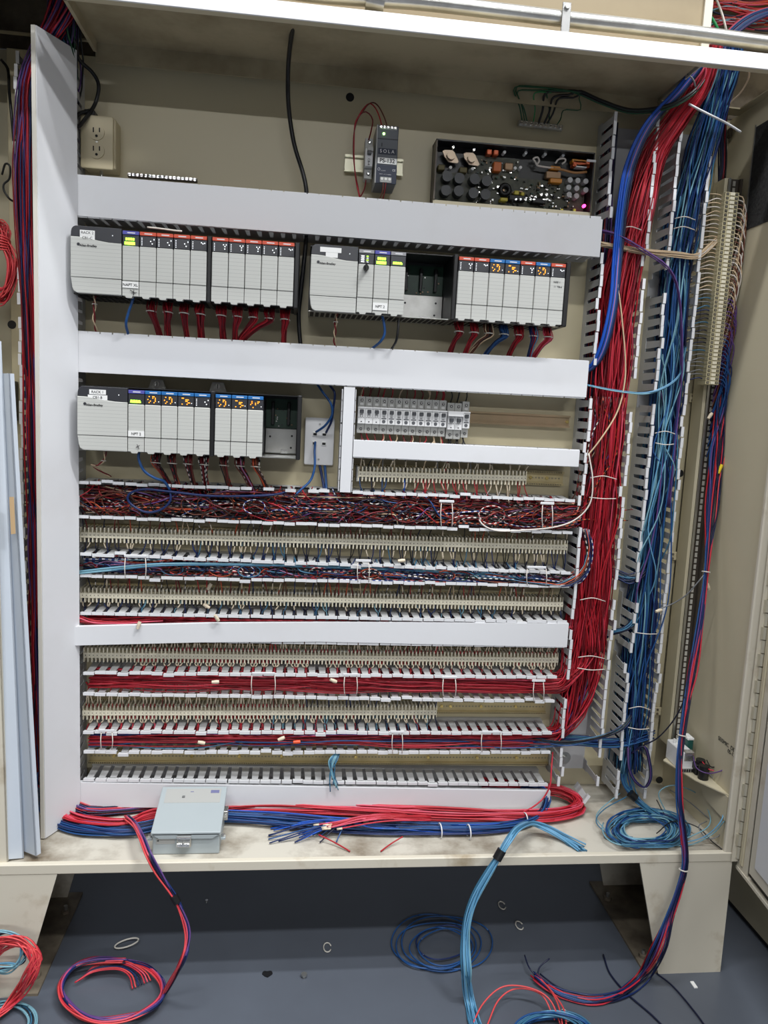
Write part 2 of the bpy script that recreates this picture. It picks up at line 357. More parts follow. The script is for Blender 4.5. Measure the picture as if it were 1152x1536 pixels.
kb = MB().cyl((0, 0, 0.0), (0, 0, 0.0285), 0.0052, MATS['painted_hinge'], 12); kb.box((0.0, -0.0012, 0.0), (0.010, 0.0012, 0.0285), MATS['painted_hinge']); km2 = kb.mesh('hinge_knuckle')
while zz < 2.0:
    k = link('hinge_knuckle', km1 if i % 2 else km2); k.parent = door; k.location = (1.050, -0.310, zz); zz += 0.031; i += 1
dbox(-0.002, 0.004, 0.0, 0.03, 0.275, 2.03, CREAMW, 'edge_return')
dbox(-0.004, 0.044, -0.002, 0.002, 0.275, 2.03, CREAMW, 'stile', 0.001)
dbox(0.013, 0.026, -0.006, -0.002, 0.29, 2.03, CREAM, 'edge_bead', 0.0015)
dbox(0.044, 0.056, 0.006, 0.014, 0.29, 2.02, BLK, 'gasket')
dbox(-0.004, 0.86, -0.004, 0.026, 0.270, 0.277, CREAMW, 'bottom_return')
dbox(0.04, 0.86, 0.006, 0.014, 0.277, 0.292, BLK, 'gasket')
dbox(0.058, 0.80, -0.006, 0.012, 0.296, 1.95, CREAMW, 'inner_panel', 0.002)
dbox(0.085, 0.80, -0.009, -0.006, 0.325, 1.92, PVC, 'pocket_sheet', 0.001)
b = MB().box((1.036, -0.3085, 0.29), (1.060, -0.3065, 2.03), CREAMW); sub(b, 'hinge_leaf', door)
# neighbouring cabinet standing to the right
nb = thing('neighbouring_cabinet', 'cream steel cabinet side standing on the floor beyond the right leg', 'cabinet', (1.4, 0.0, 0))
MB().box((1.208, -0.75, 0.012), (1.62, 0.5, 1.9), CREAM, 0.004).obj('side_panel', nb)
MB().box((1.214, -0.74, 0.0), (1.61, 0.49, 0.014), BLKM).obj('base_strip', nb)
# loose long covers leaning inside the left end of the cabinet
def lean(name, label, pts, grp='loose covers leaning at the left end'):
    t = thing(name, label, 'duct cover', tuple(pts[0][0]), grp); return t
def sheet(name, label, bl, br, tl, tr, m, lip, tape=None):
    # bl.. are numpy corners; a thin folded sheet with a return lip going back along +y
    t = thing(name, label, 'duct cover', tuple(bl), 'loose covers leaning at the left end')
    th_ = 0.003; n = np.cross(br-bl, tl-bl); n /= np.linalg.norm(n)
    if n[1] > 0: n = -n
    V = [bl, br, tr, tl]; V2 = [q-n*th_ for q in V]
    MB().add(V+V2, [(0, 1, 2, 3), (7, 6, 5, 4), (0, 4, 5, 1), (1, 5, 6, 2), (2, 6, 7, 3), (3, 7, 4, 0)], m).obj('face', t)
    for (p, q) in ((br, tr), (bl, tl)):
        e = -n*lip; w = (br-bl)/np.linalg.norm(br-bl)*th_*(1 if p is bl else -1)
        V = [p, q, q+e, p+e]; V2 = [r+w for r in V]
        MB().add(V+V2, [(0, 1, 2, 3), (7, 6, 5, 4), (0, 4, 5, 1), (1, 5, 6, 2), (2, 6, 7, 3), (3, 7, 4, 0)], m).obj('side_lip', t)
    return t
A_ = lambda x, y, Y: np.array(at(x, y, Y))
s1 = sheet('loose_duct_cover', 'bluish white channel cover leaning nearest the tall left duct cover', A_(36, 1277, -0.262), A_(54, 1284, -0.285), A_(-4, 560, -0.23), A_(13, 560, -0.25), SHEETB, 0.012)
s2 = sheet('loose_duct_cover', 'wider bluish white sheet with brown paper tape leaning at the left edge', A_(13, 1289, -0.285), A_(36, 1287, -0.275), A_(-28, 508, -0.25), A_(2, 512, -0.24), SHEETB, 0.02)
q = [A_(15.0, 745, -0.266), A_(22, 745, -0.264), A_(24.5, 800, -0.267), A_(17.5, 801, -0.269)]
MB().add([p+np.array([0, -0.004, 0]) for p in q], [(3, 2, 1, 0)], TAPE).obj('paper_tape', s2, fix=False)
s3 = sheet('loose_duct_cover', 'cream edged sheet leaning outermost at the left edge of the sill', A_(-30, 1296, -0.296), A_(12, 1293, -0.29), A_(-70, 560, -0.28), A_(-12, 560, -0.27), CREAMW, 0.01)
# ---------------------------------------------------------------- things on top of the cabinet
ww = thing('wireway', 'cream steel wireway box along the top of the cabinet', 'wireway', (0.0, -0.1, ZC))
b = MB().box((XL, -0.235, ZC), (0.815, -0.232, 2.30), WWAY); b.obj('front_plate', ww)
b = MB().box((0.812, -0.235, ZC), (0.815, 0.03, 2.30), CREAMW); b.box((0.80, -0.240, ZC), (0.817, -0.234, 2.30), CREAMW); b.obj('end_flange', ww)
b = MB().box((XL, 0.03, ZC), (1.4, 0.034, 2.34), FOOTM); b.obj('rear_plate', ww)
b = MB().box((XL, -0.30, 2.34), (1.4, 0.034, 2.343), CREAM); b.obj('lid', ww)  # unseen lid, added to keep light out of the wireway
b = MB().box((1.397, -0.235, ZC), (1.4, 0.034, 2.34), CREAM).box((XL, -0.235, ZC), (XL+0.003, 0.034, 2.34), CREAM); b.obj('end_plate', ww)  # unseen ends, added to close the box against light
con = thing('metal_conduit', 'galvanised metal conduit running along the cabinet top edge', 'conduit', (0.2, -0.28, 2.07))
pp = [at(x, y, -0.275) for x, y in ((380, -22), (470, -9), (560, -2), (640, 4), (760, 18), (860, 30), (960, 41), (1060, 53), (1160, 66), (1300, 80))]
def smooth_path(C, M=48):
    C = np.asarray(C, float); K = len(C)
    if K == 2: t = np.linspace(0, 1, M)[:, None]; return C[0]*(1-t)+C[1]*t
    Pd = np.vstack([2*C[0]-C[1], C, 2*C[-1]-C[-2]]); d_ = np.linalg.norm(np.diff(C, axis=0), axis=1)
    cs = np.concatenate([[0], np.cumsum(d_)]); u = np.linspace(0, cs[-1], M); out = np.zeros((M, C.shape[1]))
    for k, uu in enumerate(u):
        i = min(np.searchsorted(cs, uu, 'right')-1, K-2); t = (uu-cs[i])/max(d_[i], 1e-9)
        p0, p1, p2, p3 = Pd[i], Pd[i+1], Pd[i+2], Pd[i+3]
        out[k] = 0.5*((2*p1)+(-p0+p2)*t+(2*p0-5*p1+4*p2-p3)*t*t+(-p0+3*p1-3*p2+p3)*t**3)
    return out
MB().wires(smooth_path(pp, 60), 0.0145, GALV, 16).obj('tube', con)
q = at(565, 2, -0.275); MB().cyl(q+np.array([-0.02, 0, 0.003]), q+np.array([0.015, 0, -0.001]), 0.019, STEEL, 16).obj('coupling', con)
q = at(849, 28, -0.292); s = MB().box((q[0]-0.009, -0.293, q[2]-0.03), (q[0]+0.009, -0.2905, q[2]+0.03), STEELB, 0.001); sp = s.obj('strap', con)
sub(MB().cyl((q[0], -0.298, q[2]+0.021), (q[0], -0.293, q[2]+0.021), 0.005, STEEL, 10), 'screw', sp)
# ================================================================ WIRE DUCTS
PIT = 0.0254
def finger_mesh(ori):
    # local: origin at wall plane, panel face; wall normal along +n, fingers extend to -y
    b = MB(); b.add([(-0.0092, -0.022, -0.0009), (0.0092, -0.022, -0.0009), (0.0072, -0.090, -0.0009), (-0.0072, -0.090, -0.0009), (-0.0092, -0.022, 0.0009), (0.0092, -0.022, 0.0009), (0.0072, -0.090, 0.0009), (-0.0072, -0.090, 0.0009)], [(0, 1, 2, 3), (7, 6, 5, 4), (0, 4, 5, 1), (1, 5, 6, 2), (2, 6, 7, 3), (3, 7, 4, 0)], PVCG)
    b.box((-0.0121, -0.100, -0.0009), (0.0121, -0.088, 0.0009), PVCG)
    b.box((-0.0121, -0.1012, -0.0034), (0.0121, -0.0988, 0.0034), PVC)
    me = b.mesh('finger')
    if ori == 'v':
        me.transform(Matrix.Rotation(math.radians(90), 4, 'Y'))
    return me
FH, FV = finger_mesh('h'), finger_mesh('v')
NF = 0
def hduct(label, x0, x1, zlo, zhi, zlo1=None, zhi1=None, depth=1.0, skip_lo=(), skip_hi=(), jit=0.012):
    zlo1 = zlo if zlo1 is None else zlo1; zhi1 = zhi if zhi1 is None else zhi1
    t = thing('wire_duct', label, 'wire duct', ((x0+x1)/2, 0, zlo), 'slotted white wire ducts on the mounting panel')
    b = MB(); b.add([(x0, -0.001, zlo), (x1, -0.001, zlo1), (x1, -0.001, zhi1), (x0, -0.001, zhi), (x0, -0.003, zlo), (x1, -0.003, zlo1), (x1, -0.003, zhi1), (x0, -0.003, zhi)], [(0, 1, 2, 3), (7, 6, 5, 4), (0, 4, 5, 1), (2, 6, 7, 3), (1, 5, 6, 2), (3, 7, 4, 0)], PVCG)
    for (a, c) in ((zlo, zlo1), (zhi, zhi1)):
        b.add([(x0, 0, a-.0009), (x1, 0, c-.0009), (x1, -0.024, c-.0009), (x0, -0.024, a-.0009), (x0, 0, a+.0009), (x1, 0, c+.0009), (x1, -0.024, c+.0009), (x0, -0.024, a+.0009)], [(0, 3, 2, 1), (4, 5, 6, 7), (0, 1, 5, 4), (2, 3, 7, 6), (1, 2, 6, 5), (3, 0, 4, 7)], PVCG)
    b.obj('base', t)
    n = int((x1-x0)/PIT); R = random.random
    for (a, c, sk) in ((zlo, zlo1, skip_lo), (zhi, zhi1, skip_hi)):
        for i in range(n):
            x = x0+(i+0.5)*(x1-x0)/n
            if any(p <= x <= q for p, q in sk): continue
            f = link('finger', FH, t); u = (x-x0)/(x1-x0); f.location = (x, 0, a*(1-u)+c*u)
            k = jit if (R() > 0.08 or jit == 0) else 0.07
            f.rotation_euler = ((R()-0.5)*2*k, -math.atan2(c-a, x1-x0), (R()-.5)*0.02); f.scale = (1, depth, 1)
    return t
def vduct(label, x0, x1, z0, z1, skip0=(), skip1=(), jit=0.012, name='wire_duct'):
    t = thing(name, label, 'wire duct', ((x0+x1)/2, 0, z0), 'slotted white wire ducts on the mounting panel')
    b = MB().box((x0, -0.003, z0), (x1, -0.001, z1), PVCG)
    for x, sk in ((x0, skip0), (x1, skip1)):
        segs = []; z = z0
        for p, q in sorted(sk):
            if p > z: segs.append((z, p))
            z = max(z, q)
        if z < z1: segs.append((z, z1))
        for p, q in segs: b.box((x-.0009, -0.024, p), (x+.0009, 0, q), PVCG)
    b.obj('base', t); n = int((z1-z0)/PIT); R = random.random
    for x, sk, sg in ((x0, skip0, -1), (x1, skip1, 1)):
        for i in range(n):
            z = z0+(i+0.5)*(z1-z0)/n
            if any(p <= z <= q for p, q in sk): continue
            f = link('finger', FV, t); f.location = (x, 0, z); k = jit if R() > 0.12 else 0.1
            f.rotation_euler = ((R()-.5)*0.02, 0, (R()-0.5)*2*k)
    return t
D = {}
D['a'] = hduct('slotted duct under the uppermost long cover, above the upper racks', -0.490, 0.67, 1.672, 1.752, jit=0.0)
D['b'] = hduct('slotted duct under the long cover between upper and lower racks', -0.490, 0.668, 1.346, 1.428, jit=0.0)
D['c'] = hduct('short slotted duct under the circuit breakers', 0.125, 0.664, 1.184, 1.219, jit=0.0)
D['e'] = hduct('open slotted duct packed with dark striped wires above the first terminal row', -0.488, 0.664, 1.022, 1.100, skip_hi=((-0.10, -0.075), (-0.05, -0.02), (0.01, 0.03), (0.085, 0.135)))
D['f'] = hduct('open slotted duct with mixed wires between first and second terminal rows', -0.484, 0.668, 0.886, 0.936, 0.889, 0.922)
D['g'] = hduct('slotted duct under the warped short cover below the second terminal row', -0.484, 0.67, 0.737, 0.799, jit=0.006)
D['h'] = hduct('open slotted duct full of red wires below the third terminal row', -0.478, 0.655, 0.606, 0.657, 0.594, 0.657)
D['i'] = hduct('open slotted duct with red and blue wires below the fourth terminal row', -0.478, 0.655, 0.463, 0.513, 0.460, 0.511)
D['j'] = hduct('lowest slotted duct with a cover above the cabinet floor', -0.478, 0.656, 0.334, 0.394, 0.312, 0.374, skip_lo=((-1, 1),), jit=0.004)
vduct('short upright slotted duct beside the wall plate', 0.097, 0.123, 1.10, 1.338, skip0=(), skip1=(), jit=0.0)
V0 = vduct('tall slotted duct at the left behind the leaning cover', -0.605, -0.497, 0.33, 1.99, jit=0.03)
V1 = vduct('tall slotted duct packed with red wires right of the racks', 0.683, 0.785, 0.37, 1.985,
           skip0=((1.68, 1.752), (1.345, 1.43), (1.18, 1.20), (1.03, 1.10), (0.897, 0.915), (0.785, 0.80), (0.61, 0.645), (0.463, 0.50)), skip1=((1.62, 1.655), (1.33, 1.39), (0.855, 0.885), (0.40, 0.44)), jit=0.02)
V2 = vduct('tall slotted duct full of blue wires, rightmost on the panel', 0.840, 0.917, 0.335, 1.985, skip0=((1.60, 1.64), (1.33, 1.37), (0.86, 0.89), (0.70, 0.73), (0.40, 0.44)), skip1=(), jit=0.02)
# fallen finger at the bottom of the red duct
f = link('finger', FV, V1); f.location = (0.752, -0.02, 0.345); f.rotation_euler = (0, math.radians(32), 0)
# ---------------------------------------------------------------- duct covers
def cover(label, st, y=-0.103, m=PVC, lip=0.012, name='duct_cover', bow=0.0):
    t = thing(name, label, 'duct cover', (st[0][0], y, st[0][1]), 'white snap-on duct covers')
    th_ = 0.0016; V = []; n = len(st)
    prof = lambda x, a, c, yy: [(x, yy+lip, a), (x, yy, a), (x, yy, c), (x, yy+lip, c), (x, yy+lip, c-th_), (x, yy+th_, c-th_), (x, yy+th_, a+th_), (x, yy+lip, a+th_)]
    for s_ in st: V += prof(s_[0], s_[1], s_[2], y if len(s_) < 4 else s_[3])
    Fc = []
    for i in range(n-1):
        for j in range(8): Fc.append((i*8+j, i*8+(j+1) % 8, (i+1)*8+(j+1) % 8, (i+1)*8+j))
    for i in (0, n-1):
        k = i*8; Fc += [(k, k+1, k+6, k+7), (k+1, k+2, k+5, k+6), (k+2, k+3, k+4, k+5)]
    MB().add(V, Fc, m).obj('cover_face', t); return t
cover('uppermost long white duct cover, above the two upper racks', [(-0.488, 1.671, 1.755), (0.673, 1.666, 1.7495)])
cover('long white duct cover between the upper and lower racks', [(-0.488, 1.343, 1.427), (0.669, 1.346, 1.4305)])
cover('short white duct cover right under the circuit breakers', [(0.124, 1.183, 1.221), (0.6645, 1.182, 1.2205)])
cover('warped white duct cover with a lifted left end below the second terminal row', [(-0.492, 0.728, 0.772, -0.118), (-0.2, 0.737, 0.782, -0.108), (0.066, 0.741, 0.788), (0.4, 0.738, 0.793), (0.6735, 0.736, 0.796)])
cover('lowest long white duct cover, just above the cabinet floor', [(-0.488, 0.328, 0.389), (0.6625, 0.305, 0.3585)])
t = thing('duct_cover', 'short upright white duct cover between wall plate and breakers', 'duct cover', (0.11, -0.1, 1.1), 'white snap-on duct covers')
MB().box((0.0965, -0.104, 1.100), (0.1245, -0.102, 1.341), PVC).box((0.0965, -0.104, 1.10), (0.098, -0.088, 1.341), PVC).box((0.123, -0.104, 1.10), (0.1245, -0.088, 1.341), PVC).obj('cover_face', t)
# tall cover hanging ajar at the left
t = thing('duct_cover', 'tall white duct cover hanging ajar at the left, its outer edge yellowed', 'duct cover', (-0.51, -0.15, 0.3), 'white snap-on duct covers')
a0 = np.array([-0.486, -0.104]); a1 = np.array([-0.535, -0.201]); dv = (a1-a0)/np.linalg.norm(a1-a0); nv = np.array([dv[1], -dv[0]]);
if nv[1] > 0: nv = -nv
th_ = 0.0025
def flat(p, q, z0, z1, th_, m, name):
    n2 = np.array([(q-p)[1], -(q-p)[0]])/np.linalg.norm(q-p)
    V = [(*p, z0), (*q, z0), (*(q-n2*th_), z0), (*(p-n2*th_), z0)]; V += [(x, y, z1) for x, y, _ in V]
    MB().add(V, [(0, 1, 2, 3), (7, 6, 5, 4), (0, 4, 5, 1), (1, 5, 6, 2), (2, 6, 7, 3), (3, 7, 4, 0)], m).obj(name, t)
flat(a0, a1, 0.308, 1.999, th_, PVC, 'cover_face')
bk = np.array([0.97, -0.243])*-1
flat(a1+np.array([0.0005, 0.0]), a1+np.array([-0.0075, 0.0012]), 0.308, 1.999, th_, PVCY, 'side_lip')
# ================================================================ PLC RACKS
MW = 0.035; MF = -0.145
def rr(x0, x1, z0, z1, r, corners='abcd', n=4):
    # rounded polygon: a=bottom-left b=bottom-right c=top-right d=top-left
    out = []
    for k, (cx, cz, a0) in {'a': (x0, z0, 180), 'b': (x1, z0, 270), 'c': (x1, z1, 0), 'd': (x0, z1, 90)}.items():
        if k in corners:
            ox = cx+(r if cx == x0 else -r); oz = cz+(r if cz == z0 else -r)
            for i in range(n+1):
                a = math.radians(a0+90*i/n); out.append((ox+r*math.cos(a), oz+r*math.sin(a)))
        else: out.append((cx, cz))
    return out
_b = MB().box((0.0006, MF+0.012, 0.004), (MW-0.0006, -0.012, 0.128), ABD); ME_BODY = _b.mesh('body')
_b = MB().box((0.0007, MF, 0.033), (MW-0.0007, MF+0.014, 0.104), ABL, 0.0012); ME_DOOR = _b.mesh('door')
_b = MB().prism([(0.0007, 0.002), (0.006, 0.002), (0.008, -0.002), (0.020, -0.002), (0.022, 0.002), (MW-0.0007, 0.002), (MW-0.0007, 0.0322), (0.0007, 0.0322)], MF+0.0008, MF+0.014, ABL); ME_LOW = _b.mesh('lower_door')
_b = MB().box((0.0007, MF+0.001, 0.1045), (MW-0.0007, MF+0.014, 0.1265), ABD, 0.001); ME_WIN = _b.mesh('status_window')
STRM = {}
def strip_mesh(m):
    if m.name not in STRM: STRM[m.name] = MB().box((0.0009, MF+0.0003, 0.127), (MW-0.0009, MF+0.013, 0.1345), m, 0.0006).box((0.0105, MF+0.0001, 0.1297), (0.0265, MF+0.0004, 0.1318), INKW).mesh('label_strip')
    return STRM[m.name]
LEDSETS = {}
def leds(kind):
    if kind in LEDSETS: return random.choice(LEDSETS[kind])
    out = []
    for v in range(3):
        b = MB(); R = random.Random(sum(map(ord, kind)) % 97+v)
        if kind == 'red':
            for k in range(5): b.box((0.0045, MF+0.0004, 0.1075+k*0.0034), (0.0062, MF+0.001, 0.1088+k*0.0034), LEDWH)
            for k in range(2+v % 2): x = 0.021+R.random()*0.006; z = 0.108+R.random()*0.012; b.box((x, MF+0.0004, z), (x+0.0022, MF+0.001, z+0.002), LEDWH)
            b.box((0.029, MF+0.0004, 0.108), (0.0308, MF+0.001, 0.1115), BLK).box((0.0293, MF+0.0003, 0.119), (0.031, MF+0.001, 0.1215), LEDWH)
        elif kind == 'blue':
            for k in range(11):
                x = 0.006+R.randrange(8)*0.0026; z = 0.1085+R.randrange(5)*0.0032; b.box((x, MF+0.0004, z), (x+0.0021, MF+0.001, z+0.0021), LEDO)
            b.box((0.029, MF+0.0004, 0.111), (0.0306, MF+0.001, 0.1127), LEDWH)
        elif kind == 'green':
            for k in range(4): b.box((0.007+k*0.0048, MF+0.0004, 0.1155), (0.0106+k*0.0048, MF+0.001, 0.1205), LEDG)
            b.box((0.005, MF+0.0004, 0.1065), (0.026, MF+0.001, 0.1125), LEDG)
        elif kind == 'net':
            b.box((0.005, MF+0.0004, 0.1075), (0.027, MF+0.001, 0.1105), LEDG)
            for k in range(4): b.box((0.0055+k*0.0054, MF+0.0004, 0.1105), (0.0095+k*0.0054, MF+0.001, 0.1135), LEDG)
        elif kind == 'bar':
            b.box((0.006, MF+0.0004, 0.1085), (0.027, MF+0.001, 0.1112), LEDG)
            for k in range(4): b.box((0.0065+k*0.005, MF+0.0004, 0.1112), (0.0100+k*0.005, MF+0.001, 0.1132), LEDG)
        elif kind == 'cpu':
            for k in range(4):
                b.box((0.006+0.0, MF+0.0004, 0.108+k*0.004), (0.013, MF+0.001, 0.110+k*0.004), LEDWH); b.box((0.018, MF+0.0004, 0.108+k*0.004), (0.022, MF+0.001, 0.1095+k*0.004), LEDG if k % 2 else LEDWH)
        out.append(b.mesh('indicator_lights'))
    LEDSETS[kind] = out; return random.choice(out)
def module(label, x, z, strip, led, grp, shiny=False):
    t = thing('rack_module', label, 'module', (x, MF, z), grp)
    for nm, me in (('body', ME_BODY), ('door', ME_DOOR), ('lower_door', ME_LOW), ('label_strip', strip_mesh(strip))):
        o = link(nm, me, t); o.location = (x, 0, z)
    wn = link('status_window', ME_WIN, t); wn.location = (x, 0, z)
    o = bpy.data.objects.new('indicator_lights', leds(led)); COL.objects.link(o); o.parent = wn
    return t
def psu(label, x0, x1, z0, z1, grp, tags, led=True):
    t = thing('power_supply_unit', label, 'power supply', (x0, MF, z0), grp); w = x1-x0; h = z1-z0; r = 0.012
    MB().prism(rr(x0+0.002, x1, z0+0.006, z1-0.004, 0.01, 'ad'), MF+0.012, -0.012, ABD).obj('body', t)
    # light grey front with a curved upper boundary
    pb = [(x1-0.0006, z0+0.001), (x1-0.0006, z1-0.0305)]
    for i in range(9):
        u = i/8; pb.append((x1-0.0006-u*(w-0.0012), z1-0.0305+0.0085*(0.5-0.5*math.cos(math.pi*min(1, max(0, (u-0.15)/0.75))))))
    pb += [(x0+0.0002, z0+0.033)]
    lo = [(x0+0.0006+0.003, z0+0.012)]
    MB().prism([(x1-0.0006, z0+0.0335)]+pb[1:], MF, MF+0.014, ABL).obj('front_cover', t, bevel=0.0012)
    MB().prism([(x1-0.0006, z0+0.0008), (x1-0.0006, z0+0.0325), (x0+0.0003, z0+0.0325), (x0+0.003, z0+0.0125), (x0+0.0058, z0+0.005), (x0+0.013, z0+0.0008)], MF+0.0008, MF+0.014, ABL).obj('lower_cover', t, bevel=0.0012)
    pt = [pb[i] for i in range(1, 10+1)]
    MB().prism([(x, z+0.0004) for x, z in pt]+[(x0+0.0012, z1-0.012)]+[(x0+0.012-0.0105*math.cos(math.radians(a)), z1-0.0115+0.0115*math.sin(math.radians(a))) for a in (25, 50, 75, 90)]+[(x1-0.0006, z1)], MF+0.0012, MF+0.014, ABD).obj('top_cap', t, bevel=0.0008)
    MB().cyl((x0+0.0165, MF-0.0006, z1-0.0375), (x0+0.0165, MF+0.001, z1-0.0375), 0.0032, ABD, 14).obj('emblem', t)
    text('Allen-Bradley', (x0+0.0365, MF-0.0004, z1-0.0395), 0.0064, INK, t, bold=0.00012)
    MB().box((x1-0.0195, MF+0.0005, z1-0.0165), (x1-0.0178, MF+0.0015, z1-0.0148), LEDWH).obj('indicator_light', t)
    for (tx, dx, dz, tw, tt) in tags:
        g = MB().box((x0+dx, MF+0.0002, z1+dz), (x0+dx+tw, MF+0.0012, z1+dz+0.0102), LABELW).obj('tag', t)
        if tx: text(tx, (x0+dx+tw/2, MF, z1+dz+0.0049), 0.0075, INK, g)
    return t
def chassis(label, x0, x1, z0, z1, gaps, empty=None):
    t = thing('rack_chassis', label, 'rack', ((x0+x1)/2, 0, z0))
    b = MB().box((x0, -0.016, z0+0.004), (x1, -0.004, z1-0.004), ABD)
    if empty is None:
        b.box((x0, -0.125, z1-0.006), (x1, -0.012, z1-0.003), BLKM); b.box((x0, -0.125, z0+0.003), (x1, -0.012, z0+0.006), BLKM)
    else:
        for (p, q) in ((x0, x1),): b.box((p, -0.125, z1-0.004), (q, -0.012, z1-0.002), BLKM); b.box((p, -0.125, z0+0.001), (q, -0.012, z0+0.003), STEEL)
    b.obj('frame', t)
    for (p, q) in gaps: MB().box((p, -0.1435, z0), (q, -0.012, z1-0.001), BLK, 0.002).obj('end_cap', t)
    if empty:
        e0, e1 = empty
        bp = MB().box((e0, -0.022, z0+0.065), (e1, -0.017, z1-0.01), PCB).obj('backplane', t)
        n = max(1, int((e1-e0)/0.034))
        for i in range(n):
            xx = e0+(i+0.35)*(e1-e0)/n
            sub(MB().box((xx, -0.034, z0+0.073), (xx+0.007, -0.022, z1-0.018), BLK, 0.001), 'connector', bp)
        for i in range(14):
            xx = e0+0.004+random.random()*(e1-e0-0.01); z_ = z0+0.067+random.random()*0.05
            sub(MB().box((xx, -0.0245, z_), (xx+0.003, -0.022, z_+0.0025), random.choice((STEEL, TAN, BLK))), 'chip', bp)
        sp = MB().box((e0, -0.030, z0+0.006), (e1, -0.026, z0+0.0645), STEEL, 0.001).obj('shield_plate', t)
        sub(MB().box((e0+(e1-e0)*0.5, -0.0325, z0+0.006), (e0+(e1-e0)*0.72, -0.03, z0+0.016), STEELB), 'latch', sp)
        for u, w in ((0.15, 0.045), (0.85, 0.048), (0.83, 0.02)): sub(MB().cyl((e0+(e1-e0)*u, -0.031, z0+w), (e0+(e1-e0)*u, -0.0298, z0+w), 0.0025, BLK, 10), 'screw', sp)
    # lower vent strip with dark slots and the mounting ears
    b = MB()
    for i in range(int((x1-x0)/0.012)): b.box((x0+0.004+i*0.012, -0.11, z0+0.0005), (x0+0.012+i*0.012, -0.03, z0+0.0012), DARKSLOT)
    b.obj('vent_slots', t, kind='stuff')
    return t
X3 = lambda x, y: tuple(at(x, y, -0.12))
G2, G3, G1 = 'modules of the upper left rack', 'modules of the upper right rack', 'modules of the lower left rack'
PG = 'rack power supplies'
ORD = ['first', 'second', 'third', 'fourth', 'fifth', 'sixth', 'seventh']
# rack 2 (upper left)
zb = 1.505
chassis('black rack chassis behind the upper left modules', -0.487, -0.012, 1.503, 1.643, ((-0.208, -0.198), (-0.0228, -0.012)))
psu('wide grey power supply tagged RACK 2 in the upper left rack', -0.488, -0.384, 1.506, 1.643, PG, [('RACK 2', 0.0195, -0.0185, 0.030, 0), ('CB1-C', 0.0195, -0.029, 0.030, 0)])
m_ = module('purple-topped module with bright green display and handwritten tag in the upper left rack', -0.383, zb, STR_P, 'green', G2)
def handtag(m, x, z, s, w=0.033, dz=0.018, h=0.013):
    g = MB().box((x+0.001, MF-0.0008, z+dz), (x+0.001+w, MF-0.0001, z+dz+h), LABELW).obj('handwritten_tag', m)
    text(s, (x+0.001+w/2, MF-0.0012, z+dz+h*0.48), 0.0078, INK, g)
handtag(m_, -0.383, zb, 'NAPT XL')
pts = np.array([(-0.366, MF-0.0006, zb+0.014), (-0.3555, MF-0.0006, zb+0.008)]); s_ = MB().wires(pts, 0.0006, INK, 4).wires(np.array([(-0.3585, MF-0.0006, zb+0.015), (-0.359, MF-0.0006, zb+0.003)]), 0.0006, INK, 4).wires(np.array([(-0.363, MF-0.0006, zb+0.0085), (-0.352, MF-0.0006, zb+0.0095)]), 0.0005, INK, 4).obj('pen_mark', m_)
for i in range(4): module(f'{ORD[i]} red-topped module after the purple-topped one in the upper left rack', -0.348+i*MW, zb, STR_R, 'red', G2)
for i in range(5): module(f'{ORD[i]} red-topped module after the black spacer in the upper left rack', -0.198+i*MW, zb, STR_R, 'red', G2)
o = MB().wires(smooth_path([X3(221, 341), X3(240, 343), X3(262, 346), X3(273, 347)], 14), 0.0022, PVCY, 6).obj('cable_tie', fix=False); tag(o, 'white cable tie lying on top of the upper left rack', 'cable tie', 'white cable ties')
# rack 3 (upper right)
zb = 1.502; x3 = float(at(687.6, 400, MF)[0])
chassis('rack chassis with open empty slots of the upper right rack', 0.011, x3+7*MW+0.012, 1.500, 1.643, ((x3-0.0105, x3-0.0002), (x3+7*MW+0.0002, x3+7*MW+0.012)), empty=(0.221, x3-0.011))
psu('wide grey power supply with blank white tags in the upper right rack', 0.012, 0.1145, 1.500, 1.641, PG, [('', 0.0195, -0.0155, 0.046, 0), ('', 0.032, -0.026, 0.026, 0)])
m_ = module('controller module with a black key switch in the upper right rack', 0.115, zb, STR_G, 'cpu', G3)
ks = MB().cyl((0.1325, MF-0.006, zb+0.096), (0.1325, MF, zb+0.096), 0.0062, BLK, 16).box((0.1305, MF-0.020, zb+0.087), (0.1345, MF-0.004, zb+0.105), BLK, 0.001).obj('key_switch', m_)
m_ = module('purple-topped module with green digits in the upper right rack', 0.150, zb, STR_P, 'green', G3); handtag(m_, 0.150, zb, 'NPT 2', 0.032, 0.008, 0.016)
module('grey-topped module with a green bar display in the upper right rack', 0.185, zb, STR_G, 'bar', G3)
pat = [STR_R, STR_R, STR_B, STR_B, STR_R, STR_B, STR_R]
lb = ['red-topped module right after the empty slots in the upper right rack', 'second red-topped module after the empty slots in the upper right rack', 'blue-topped module with amber lights, first blue in the upper right rack', 'second blue-topped module in the upper right rack', 'red-topped module between two blue-topped ones in the upper right rack', 'third and last blue-topped module in the upper right rack', 'rightmost red-topped module with pencilled notes in the upper right rack']
for i in range(7):
    m_ = module(lb[i], x3+i*MW, zb, pat[i], 'red' if pat[i] is STR_R else 'blue', G3)
text('NRE 1', (x3+6*MW+0.0165, MF-0.0004, zb+0.094), 0.006, ABD, m_); text('11 TB-6', (x3+6*MW+0.019, MF-0.0004, zb+0.084), 0.006, ABD, m_)
